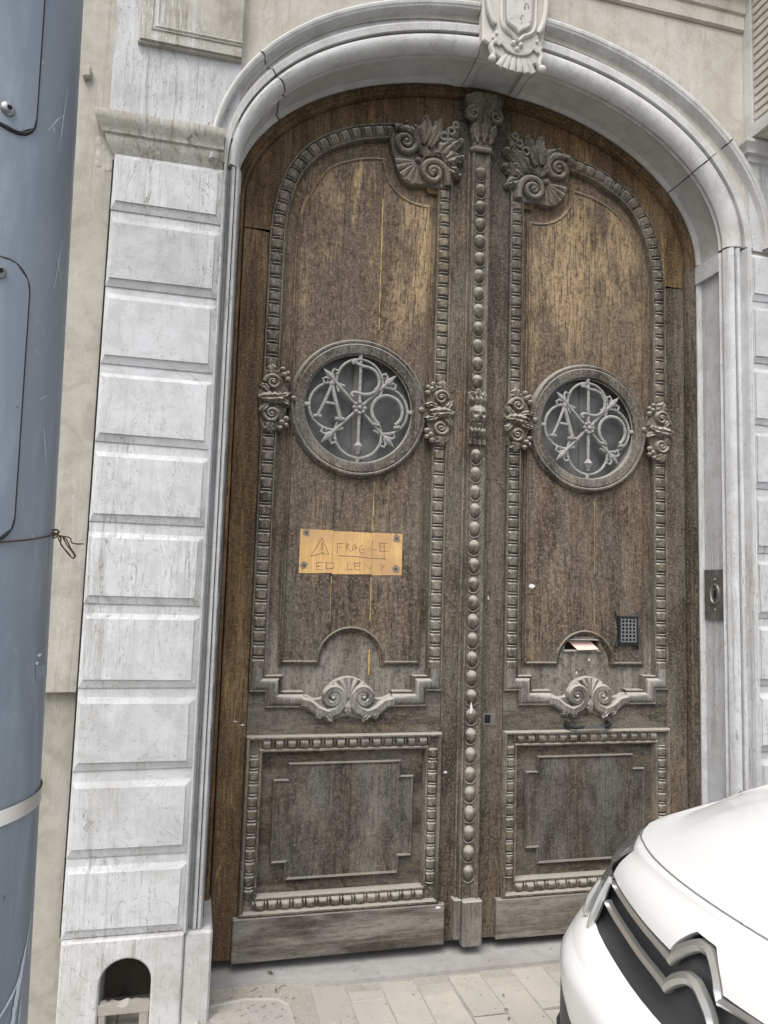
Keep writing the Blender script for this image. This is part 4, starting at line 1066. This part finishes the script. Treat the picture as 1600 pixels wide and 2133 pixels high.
obj('handle_rose', join(dome(.457, .912, .014, .014, .010, 0), dome(.667, .913, .014, .014, .010, 0)), DIRON, hd)
kh = obj('keyhole_plate', sweep([(.054, .917), (.105, .917), (.105, .963), (.054, .963)], [(-.001, -.002), (-.001, .003), (.004, .003), (.005, -.002)], 0, True), flat('worn_lead', (.14, .13, .12), .6), Rf)
obj('keyhole_void', box(.058, .086, -.0015, .01, .921, .959), BLACK, kh, smooth=0)
obj('keyhole_block', box(.086, .101, -.003, .01, .921, .959), flat('worn_lead_b', (.11, .10, .09), .6), kh)
def fleck(x, z, rx, rz, y, n=10):
    return plate([[(x+rx*random.uniform(.55, 1.25)*math.cos(2*PI*i/n), z+rz*random.uniform(.55, 1.25)*math.sin(2*PI*i/n)) for i in range(n)]], y, y+.003)
for x, z, rx, rz, y, par in [(.281, 1.534, .016, .012, .003, Rf), (.068, 1.475, .004, .009, -.002, Rf), (.80, 1.228, .022, .008, .0195, Rf), (.585, 1.20, .004, .006, .019, Rf), (.52, 1.14, .004, .007, .019, Rf), (-.118, .716, .010, .007, -.002, Lf), (-.150, .165, .012, .006, -.031, Lf), (-1.03, .945, .008, .003, -.002, Lf), (-1.0, .93, .010, .003, -.002, Lf)]:
    obj('paint_fleck', fleck(x, z, rx, rz, y), WHITE, par, smooth=0)
obj('paint_run', fleck(-.022, .990, .006, .028, -.047), WHITE, Lf, smooth=0)

# ------------------------------------------------------------------ grey street pole
PCX, PCY = -1.635, -1.913
def prad(z): return .2135-.0165*z
pole = thing('street_pole', 'large blue grey painted metal street pole with bolted access covers', 'pole', (PCX, PCY, GZ))
def cyl(zs, a0, a1, n, dr):
    full_ = abs(a1-a0) > 6.28
    P = []
    for z in zs:
        P.append([(PCX+(prad(z)+dr)*math.sin(a0+(a1-a0)*i/n), PCY-(prad(z)+dr)*math.cos(a0+(a1-a0)*i/n), z) for i in range(n if full_ else n+1)])
    return grid(P, closev=full_)
obj('shaft', cyl([GZ-.05+i*.25 for i in range(31)], 0, 2*PI, 72, 0), POLE, pole)
obj('base_flange', join(cyl([GZ-.01, GZ+.025], 0, 2*PI, 48, .07), ([(PCX+(prad(0)+.07)*math.sin(2*PI*i/48), PCY-(prad(0)+.07)*math.cos(2*PI*i/48), GZ+.025) for i in range(48)], [tuple(range(48))])), POLE, pole)
def cover(a0, a1, z0, z1, rc, th_):
    a0, a1 = math.radians(a0), math.radians(a1); rm = prad((z0+z1)/2); W_ = (a1-a0)*rm
    loop = arcpts(W_-rc, rc, rc, -PI/2, 0, 6)+arcpts(W_-rc, z1-z0-rc, rc, 0, PI/2, 6)+arcpts(rc, z1-z0-rc, rc, PI/2, PI, 6)+arcpts(rc, rc, rc, PI, 1.5*PI, 6)
    N = normals2(loop, True)
    n = len(loop); V = []; F = []
    def ring(off, dr):
        k = len(V)
        for p, q in zip(loop, N):
            a = a0+(p[0]+q[0]*off)/rm; z = z0+p[1]+q[1]*off
            V.append((PCX+(prad(z)+dr)*math.sin(a), PCY-(prad(z)+dr)*math.cos(a), z))
        return k
    ks = [ring(0, -.002), ring(0, th_-.0012), ring(.0015, th_)]
    for a, b in zip(ks[:-1], ks[1:]): F += [(a+i, a+(i+1) % n, b+(i+1) % n, b+i) for i in range(n)]
    # skin: horizontal strips between left and right borders
    rows = []
    NZ = 24; NA = 16
    for i in range(NZ+1):
        z = .0016+(z1-z0-.0032)*i/NZ; d = max(0, rc-z, rc-(z1-z0-z)); ins = rc-math.sqrt(max(0, rc*rc-d*d))+.0014
        row = []
        for j in range(NA+1):
            x = ins+(W_-2*ins)*j/NA; a = a0+x/rm
            row.append((PCX+(prad(z0+z)+th_)*math.sin(a), PCY-(prad(z0+z)+th_)*math.cos(a), z0+z))
        rows.append(row)
    return join((V, F), grid(rows))
def gap_tube(a0, a1, z0, z1, rc, wd):
    a0, a1 = math.radians(a0), math.radians(a1); rm = prad((z0+z1)/2); W_ = (a1-a0)*rm
    loop = arcpts(W_-rc, rc, rc, -PI/2, 0, 8)+arcpts(W_-rc, z1-z0-rc, rc, 0, PI/2, 8)+arcpts(rc, z1-z0-rc, rc, PI/2, PI, 8)+arcpts(rc, rc, rc, PI, 1.5*PI, 8)
    pts = [(PCX+(prad(z0+p[1])+.0006)*math.sin(a0+p[0]/rm), PCY-(prad(z0+p[1])+.0006)*math.cos(a0+p[0]/rm), z0+p[1]) for p in loop]
    return tube(pts, wd, 6, True)
for (z0, z1, a1) in ((1.562, 1.968, 54.0), (2.164, 2.60, 51.6)):
    c = obj('access_cover', cover(2, a1, z0, z1, .035, .0045), PANEL, pole)
    obj('cover_gap', gap_tube(2, a1, z0, z1, .035, .0036), JOINT_BLACK, c)  # black tube paints in the shade of the gap round the cover
    zbolt = z1-.023 if z0 < 2 else z0+.026
    a = math.radians(37 if z0 > 2 else 38.5); rr = prad(zbolt)+.0045
    bc = Vector((PCX+rr*math.sin(a), PCY-rr*math.cos(a), zbolt)); nrm = Vector((math.sin(a), -math.cos(a), 0))
    q = nrm.to_track_quat('-Y', 'Z')
    bolt = join(dome(0, 0, .011, .011, .007, 0, 5, 14))
    obj('bolt', ([tuple(bc+q @ Vector(v)) for v in bolt[0]], bolt[1]), BOLT, c)
    sk_ = ([tuple(bc+q @ Vector((.004*math.cos(b), -.0074, .004*math.sin(b)))) for b in [PI/3*i for i in range(6)]], [tuple(range(6))])
    obj('bolt_socket', sk_, BLACK, c, smooth=0)
obj('band', xf(cyl([1.163, 1.1645, 1.1835, 1.185], 0, 2*PI, 72, .003), lambda v: (v[0], v[1], v[2]+.006*(v[0]-PCX)/.19-.003)), STEEL, pole)
def pole_patch(a, z, wa, hz, n=14, dr=.0009):
    a = math.radians(a); out = []
    for i in range(n):
        t = 2*PI*i/n; aa = a+wa*random.uniform(.5, 1.3)*math.cos(t)/.19; zz = z+hz*random.uniform(.5, 1.3)*math.sin(t)
        out.append((PCX+(prad(zz)+dr)*math.sin(aa), PCY-(prad(zz)+dr)*math.cos(aa), zz))
    return out, [tuple(range(n))]
scr = []
def pole_line(pts, w0):
    L, Rr = [], []
    for a, z, k in pts:
        w_ = w0*k*random.uniform(.6, 1.3); a = math.radians(a); rr = prad(z)+.0009
        L.append((PCX+rr*math.sin(a-w_/.19), PCY-rr*math.cos(a-w_/.19), z)); Rr.append((PCX+rr*math.sin(a+w_/.19), PCY-rr*math.cos(a+w_/.19), z))
    return grid([L, Rr])
def dense(pts, n=8):
    out = []
    for (a, b) in zip(pts[:-1], pts[1:]):
        for i in range(n): t = i/n; out.append(tuple(x+(y-x)*t for x, y in zip(a, b)))
    out.append(pts[-1]); return out
scr.append(pole_line(dense([(88, 1.01, .3), (84, .975, .6), (80, .95, 1.2), (77, .925, 1.5), (74, .89, 1.2), (72, .86, .8), (70, .82, .6)]), .005))
scr.append(pole_line(dense([(78, .935, 1.2), (70, .915, 1.0), (60, .895, .7)]), .005))
scr.append(pole_line(dense([(80, .90, .5), (79, .87, .8), (80, .84, .4)]), .003))
scr.append(pole_line(dense([(87, .97, .5), (86, .95, .8)]), .003))
for (a_, z_, da, dz) in [(72, 2.02, 9, -.05), (78, 2.05, -6, -.09), (66, 1.78, 10, .012), (70, 1.74, 4, -.06), (84, 1.60, 3, -.10), (60, 2.20, 12, .05), (74, 2.30, -5, -.12)]:
    scr.append(pole_line(dense([(a_, z_, .4), (a_+da*.5, z_+dz*.5+.004, 1.), (a_+da, z_+dz, .3)]), .0011))
obj('bare_scrape', join(*scr), CHIP, pole, smooth=0, kind='stuff')
obj('paint_chip', join(pole_patch(79, 1.395, .010, .0025), pole_patch(77, 1.383, .006, .003)), CHIP, pole, smooth=0)
def fade(a0, a1, z0, z1):
    n = 8; return grid([[(PCX+(prad(z)+.0007)*math.sin(math.radians(a)), PCY-(prad(z)+.0007)*math.cos(math.radians(a)), z) for a in [a0+(a1-a0)*i/n for i in range(n+1)]] for z in (z0, (z0+z1)/2, z1)])
obj('worn_tape', fade(76, 95, 1.358, 1.378), flat('faded_tape', (.21, .255, .305), .5), pole, smooth=0)
# rusty tie wire round the pole
ws = [(PCX+(prad(1.57)+.003)*math.sin(a), PCY-(prad(1.57)+.003)*math.cos(a), 1.558+.026*max(0, min(1, (math.degrees(a)-40)/52))**1.3 if a < 1.7 else 1.584) for a in [2*PI*i/60 for i in range(60)]]
wire = obj('tie_wire', tube(ws, .0012, 5, True), RUST, None, label='thin rusty wire tied round the grey pole with a twisted loose end', cat='wire')
wx0 = Vector((PCX+(prad(1.57)+.002), PCY-.012, 1.584))
def wz(p): return (wx0[0]+p[0], wx0[1]-.01+p[1], wx0[2]+p[2])
cam_r = Vector((r[0], r[1], r[2])); 
def wp(px, py, dep=0): return tuple(wx0+cam_r*px+Vector((0, 0, py))+Vector((f[0], f[1], f[2]))*dep)
tang = [smooth_path([wp(-.008, .001), wp(.003, .004, .004), wp(.008, -.001), wp(.004, -.006, -.004), wp(-.001, -.003), wp(.002, .003, .004), wp(.009, .0, .002), wp(.007, -.008, -.003), wp(.001, -.009), wp(.003, -.002)], 5),
        smooth_path([wp(.006, -.004), wp(.012, -.010, .003), wp(.014, -.020), wp(.024, -.032, .003), wp(.032, -.040), wp(.037, -.041, -.003), wp(.038, -.037), wp(.030, -.026), wp(.020, -.012, .004), wp(.012, -.006)], 5),
        smooth_path([wp(.010, -.008, -.004), wp(.018, -.022, -.004), wp(.028, -.036), wp(.034, -.042, .003), wp(.036, -.036), wp(.026, -.022, -.003), wp(.016, -.008)], 5),
        smooth_path([wp(.010, -.006), wp(.020, -.008, .004), wp(.028, -.010), wp(.033, -.017, -.004), wp(.040, -.019), wp(.048, -.019, .003), wp(.038, -.0195)], 5)]
obj('loose_end', join(*[tube(t_, .0011, 5) for t_ in tang]), RUST, wire)

# ------------------------------------------------------------------ white car
YC = -1.886
car = thing('parked_car', 'white parked car nose with chrome double chevron grille in front of the door', 'car', (1.2, YC, GZ))
def pl(v, pts):
    v = abs(v); xs = [p[0] for p in pts]; ys = [p[1] for p in pts]; n = len(xs); m = []
    for i in range(n):
        if i == 0: m.append(0.)
        elif i == n-1: m.append((ys[-1]-ys[-2])/(xs[-1]-xs[-2]))
        else: m.append(((ys[i]-ys[i-1])/(xs[i]-xs[i-1])+(ys[i+1]-ys[i])/(xs[i+1]-xs[i]))/2)
    if v >= xs[-1]: return ys[-1]
    i = max(j for j in range(n-1) if xs[j] <= v); h = xs[i+1]-xs[i]; t = (v-xs[i])/h
    return (2*t**3-3*t*t+1)*ys[i]+(t**3-2*t*t+t)*h*m[i]+(-2*t**3+3*t*t)*ys[i+1]+(t**3-t*t)*h*m[i+1]
ROW = {
 'under': ([(0, -.16), (.3, -.13), (.55, -.06), (.70, .08), (.8, .38)], [(0, .16), (.8, .16)]),
 'lip': ([(0, -.25), (.3, -.225), (.55, -.165), (.70, .0), (.8, .36)], [(0, .24), (.8, .24)]),
 'int0': ([(0, -.325), (.3, -.30), (.55, -.258), (.66, -.172), (.75, .05), (.8, .36)], [(0, .30), (.8, .34)]),
 'int1': ([(0, -.33), (.3, -.305), (.55, -.255), (.66, -.17), (.75, .04), (.8, .38)], [(0, .41), (.3, .44), (.48, .50), (.54, .528), (.66, .54), (.8, .545)]),
 'bulge': ([(0, -.335), (.3, -.31), (.55, -.258), (.66, -.17), (.75, .04), (.8, .38)], [(0, .53), (.55, .565), (.8, .58)]),
 'glow0': ([(0, -.31), (.3, -.285), (.55, -.225), (.66, -.13), (.75, .06), (.8, .39)], [(0, .60), (.3, .61), (.55, .63), (.66, .65), (.8, .66)]),
 'glow': ([(0, -.262), (.3, -.235), (.55, -.165), (.66, -.07), (.75, .10), (.8, .40)], [(0, .645), (.3, .655), (.45, .675), (.55, .69), (.66, .70), (.8, .71)]),
 'gup': ([(0, -.226), (.14, -.219), (.3, -.194), (.5, -.135), (.55, -.11), (.66, .0), (.75, .15), (.8, .42)], [(0, .772), (.12, .774), (.3, .781), (.45, .788), (.55, .795), (.66, .795), (.8, .80)]),
 'nose': ([(0, -.168), (.3, -.138), (.5, -.075), (.62, .025), (.74, .2), (.8, .45)], [(0, .864), (.3, .858), (.5, .848), (.62, .845), (.8, .86)]),
 'hood': ([(0, -.150), (.3, -.115), (.5, -.045), (.61, .025), (.72, .2), (.78, .5)], [(0, .876), (.3, .870), (.5, .863), (.61, .860), (.72, .868), (.8, .90)]),
}
def cp_(rw, v, dx=0., dz=0.):
    x, z = ROW[rw]; return (pl(v, x)+dx, YC+v, pl(v, z)+dz)
VS = [-.8, -.785, -.76, -.73, -.69, -.65, -.60, -.55, -.5, -.45, -.4, -.35, -.3, -.25, -.2, -.15, -.1, -.05, 0]
VS = VS+[-v for v in VS[::-1][1:]]
def lerp(a, b, t): return tuple(x+(y-x)*t for x, y in zip(a, b))
def band(r0, r1, vs, n=3, bow=.0):
    P = []
    for k in range(n+1):
        t = k/n; P.append([(lambda q: (q[0]-bow*math.sin(PI*t), q[1], q[2]))(lerp(cp_(r0, v), cp_(r1, v), t)) for v in vs])
    return grid(P)
wide = [v for v in VS]
mid = [v for v in VS if abs(v) <= .555]
# lower bumper
obj('bumper', join(band('int1', 'bulge', wide, 2, .003), band('bulge', 'glow0', wide, 4, .010), band('glow0', 'glow', wide, 3, .008)), CARW, car, smooth=60)
obj('lower_intake', join(band('under', 'lip', wide, 2), band('lip', 'int0', wide, 2), band('int0', 'int1', wide, 3)), CARD, car, smooth=60)
obj('intake_fin', join(*[tube([cp_('int0', v, -.002, dz+.0) for v in wide], .006, 6) for dz in (.03, .07)]), CARD, car)
# recessed grille panel
def gp(v, t, back=.03): 
    a = lerp(cp_('glow', v), cp_('gup', v), t); return (a[0]+back, a[1], a[2])
obj('grille', grid([[gp(v, -.08, .0) for v in mid]] + [[gp(v, t, .026) for v in mid] for t in (0, .15, .5, .85, 1.0)] + [[gp(v, 1.3, .06) for v in mid]]), CARD, car, smooth=60)
# nose panel with the chevron-shaped notch above the badge
def notch(v):
    a = abs(v-VC)
    if a > .086: return 0.
    t = 1-a/.086
    return .060*min(1, t*1.6)**.75 if t > 0 else 0.
VC = .055
nv = sorted(set([round(-.50+.02*i, 4) for i in range(51)] + [VC+e for e in (-.0861, .0861, -.082, .082, -.076, .076, -.07, .07, -.06, .06, -.05, .05, -.04, .04, -.03, .03, -.02, .02, -.01, .01, 0)]))
P = []
for k in range(8):
    t = k/7; row = []
    for v in nv:
        a = cp_('gup', v); b = cp_('nose', v); nz_ = notch(v); t0 = nz_/max(.01, b[2]-a[2]); q = lerp(a, b, min(.9, t0)+(1-min(.9, t0))*t)
        q = (q[0]-.010*math.sin(PI*(t0+(1-t0)*t)), q[1], q[2]); row.append(q)
    P.append(row)
for t in (.2, .45, .7, .88, 1.0):
    P.append([(lambda q: (q[0]-.004*math.sin(PI*t), q[1], q[2]+.006*math.sin(PI*t)))(lerp(cp_('nose', v), cp_('hood', v), t)) for v in nv])
lipn = [[(q[0]+.03, q[1], q[2]) for q in P[0]]]
obj('nose_panel', grid(lipn+P), CARW, car, smooth=50)
for s in (-1, 1): obj('nose_corner', band('nose', 'hood', [s*v for v in (.50, .53, .56, .585, .61)], 3, .004), CARW, car, smooth=60)
# wings round the corner, headlamps and hood
def wing(s):
    vs = [s*v for v in (.55, .58, .60, .62, .65, .68, .70, .73, .755, .775, .79, .8)]
    return band('nose', 'hood', vs[2:], 2)
for s in (-1, 1):
    vs = [s*v for v in (.50, .53, .555, .58, .60, .62, .65, .68, .70, .73, .755, .775, .79, .8)]
    obj('headlamp', join(band('glow', 'gup', vs, 5, .012), band('gup', 'nose', vs, 6, .028), band('nose', 'hood', vs[6:], 2)), LAMP, car, smooth=60)
    obj('lamp_trim', join(tube([lerp(cp_('glow', s*v, -.012, -.004), cp_('gup', s*v, -.012, 0), t) for v, t in ((.495, -.1), (.492, .2), (.488, .6), (.482, 1.02))], [.006, .012, .011, .006], 8),
        tube([lerp(cp_('glow', s*v, -.016, 0), cp_('gup', s*v, -.016, 0), t) for v, t in ((.545, -.10), (.54, .3), (.528, .75))], [.010, .017, .008], 8)), CHROME, car)
    # side body behind
    sy = YC+s*.8
    obj('wing', grid([[(x, sy+s*dy, z) for (x, dy, z) in ((xx, 0, .2), (xx, .012, .5), (xx, .010, .75), (xx, -.01, zt))] for xx, zt in ((.36, .86), (.5, .90), (.75, .95), (1.0, .99), (1.3, 1.02), (1.7, 1.05))]), CARW, car, smooth=60)
# hood
HV = [-.78, -.74, -.70, -.66, -.61, -.55, -.5, -.4, -.3, -.2, -.1, 0, .1, .2, .3, .4, .5, .55, .61, .66, .70, .74, .78]
def hoodpt(v, t):
    a = cp_('hood', v); x1 = 1.35
    x = a[0]+(x1-a[0])*t; zc = .884+.169*(1-(1-min(1, (x+.19)/1.55))**1.6)
    fall = .075*(abs(v)/.78)**3.2+.012*(abs(v)/.78)**2
    crease = .010*math.exp(-((abs(v)-.47-.05*t)/.045)**2)*min(1, t*6)
    zz = zc-fall+crease
    k = min(1, t*5); k = k*k*(3-2*k)
    return (x, a[1], a[2]*(1-k)+zz*k+.006*math.sin(min(1, t*12)*PI)*(t < .0833))
obj('hood', grid([[hoodpt(v, t) for v in HV] for t in (0, .006, .015, .03, .05, .08, .12, .17, .23, .3, .4, .5, .6, .7, .8, .9, 1.)]), CARW, car, smooth=60)
obj('hood_gap', tube([(lambda q: (q[0]-.0005, q[1], q[2]+.0012))(cp_('hood', v)) for v in [-.61+.02*i for i in range(62)]], .0022, 6), GAP, car)
obj('hood_side', join(*[grid([[hoodpt(s*.78, t) for t in (.1, .3, .5, .8, 1.)], [(lambda q: (q[0], YC+s*.80, q[2]-.05))(hoodpt(s*.78, t)) for t in (.1, .3, .5, .8, 1.)]]) for s in (-1, 1)]), CARW, car)
# cabin and wheels (outside the frame, keep the car whole)
obj('windscreen', grid([[(1.35+.75*t, YC+v*(1-.12*t), 1.02+.62*t+.03*(1-(v/.75)**2)) for v in (-.75, -.4, 0, .4, .75)] for t in (0, .5, 1)]), CGLASS, car)
obj('body', join(box(1.7, 4.0, YC-.80, YC+.80, .2, 1.04, .05), box(2.1, 4.0, YC-.70, YC+.70, 1.04, 1.66, .08)), CARW, car)
for s in (-1, 1):
    for xx in (.62, 3.2):
        yy = YC+s*.72
        P = [[(xx+rr*math.cos(2*PI*i/28), yy+s*dy, .29+GZ+rr*math.sin(2*PI*i/28)) for i in range(28)] for rr, dy in ((.17, .09), (.2, .10), (.27, .10), (.29, .08), (.29, -.08), (.2, -.09))]
        wh = obj('wheel', grid(P, closev=True), RUBBER, car)
        obj('rim', dome(0, 0, .18, .18, .03, 0) and ([(xx+rr*math.cos(2*PI*i/20), yy+s*dy, .29+GZ+rr*math.sin(2*PI*i/20)) for rr, dy in ((.18, .085), (.05, .10)) for i in range(20)], [(i, (i+1) % 20, 20+(i+1) % 20, 20+i) for i in range(20)] + [tuple(range(20, 40))]), CHROME, wh)
# chrome strips that fold into the double chevron
def front_x(v, z):
    a, b = cp_('gup', v), cp_('nose', v)
    if z < a[2]: b = a; a = cp_('glow', v)
    t = (z-a[2])/(b[2]-a[2]); return a[0]+(b[0]-a[0])*t
def chev(pts, nm):
    """pts: (v, z, halfwidth, standoff)"""
    P = []
    N = normals2([(p[0], p[1]) for p in pts], False)
    for (v, z, hw, so), n_ in zip(pts, N):
        row = []
        for o, d in ((-1, -.013), (-1, -.001), (-.72, .0015), (-.15, .0075), (.7, .0035), (1, -.001), (1, -.013)):
            vv, zz = v+n_[0]*hw*o, z+n_[1]*hw*o
            row.append((front_x(v, z)-so-d, YC+vv, zz))
        P.append(row)
    V, F = grid(P); k = 7; F.append(tuple(range(k))); F.append(tuple(len(V)-k+i for i in range(k)))
    return V, F
def chev_path(vl, zl, zm, zk, zp, vk, hwc, vc):
    right = smooth_path([(vl, zl, .0060, -.003), (vl*.75, zl+(zm-zl)*.5, .0064, -.003), (vl*.5, zm, .007, -.003), (vl*.3, zm+(zk-zm)*.6, .0075, -.003), (vk+.005, zk, .008, -.002)], 4)
    arm = smooth_path([(vk, zk-.001, .009, -.002), (vk*.80, zk+(zp-zk)*.36, hwc*.95, -.001), (vk*.50, zk+(zp-zk)*.72, hwc, .0), (vk*.20, zk+(zp-zk)*.97, hwc, .0), (.0, zp, hwc, .0)], 4)
    half = right+arm[:-1]
    full_ = half+[(0., zp, hwc, .0)]+[(-p[0], p[1], p[2], p[3]) for p in half[::-1]]
    return [(p[0]+vc, p[1], p[2], p[3]) for p in full_]
obj('chevron_strip', chev(chev_path(.43, .777, .766, .757, .813, .080, .0125, VC+.002), 'a'), CHROME, car, smooth=22)
obj('chevron_strip', chev(chev_path(.42, .734, .716, .706, .753, .076, .0125, VC+.002), 'b'), CHROME, car, smooth=22)
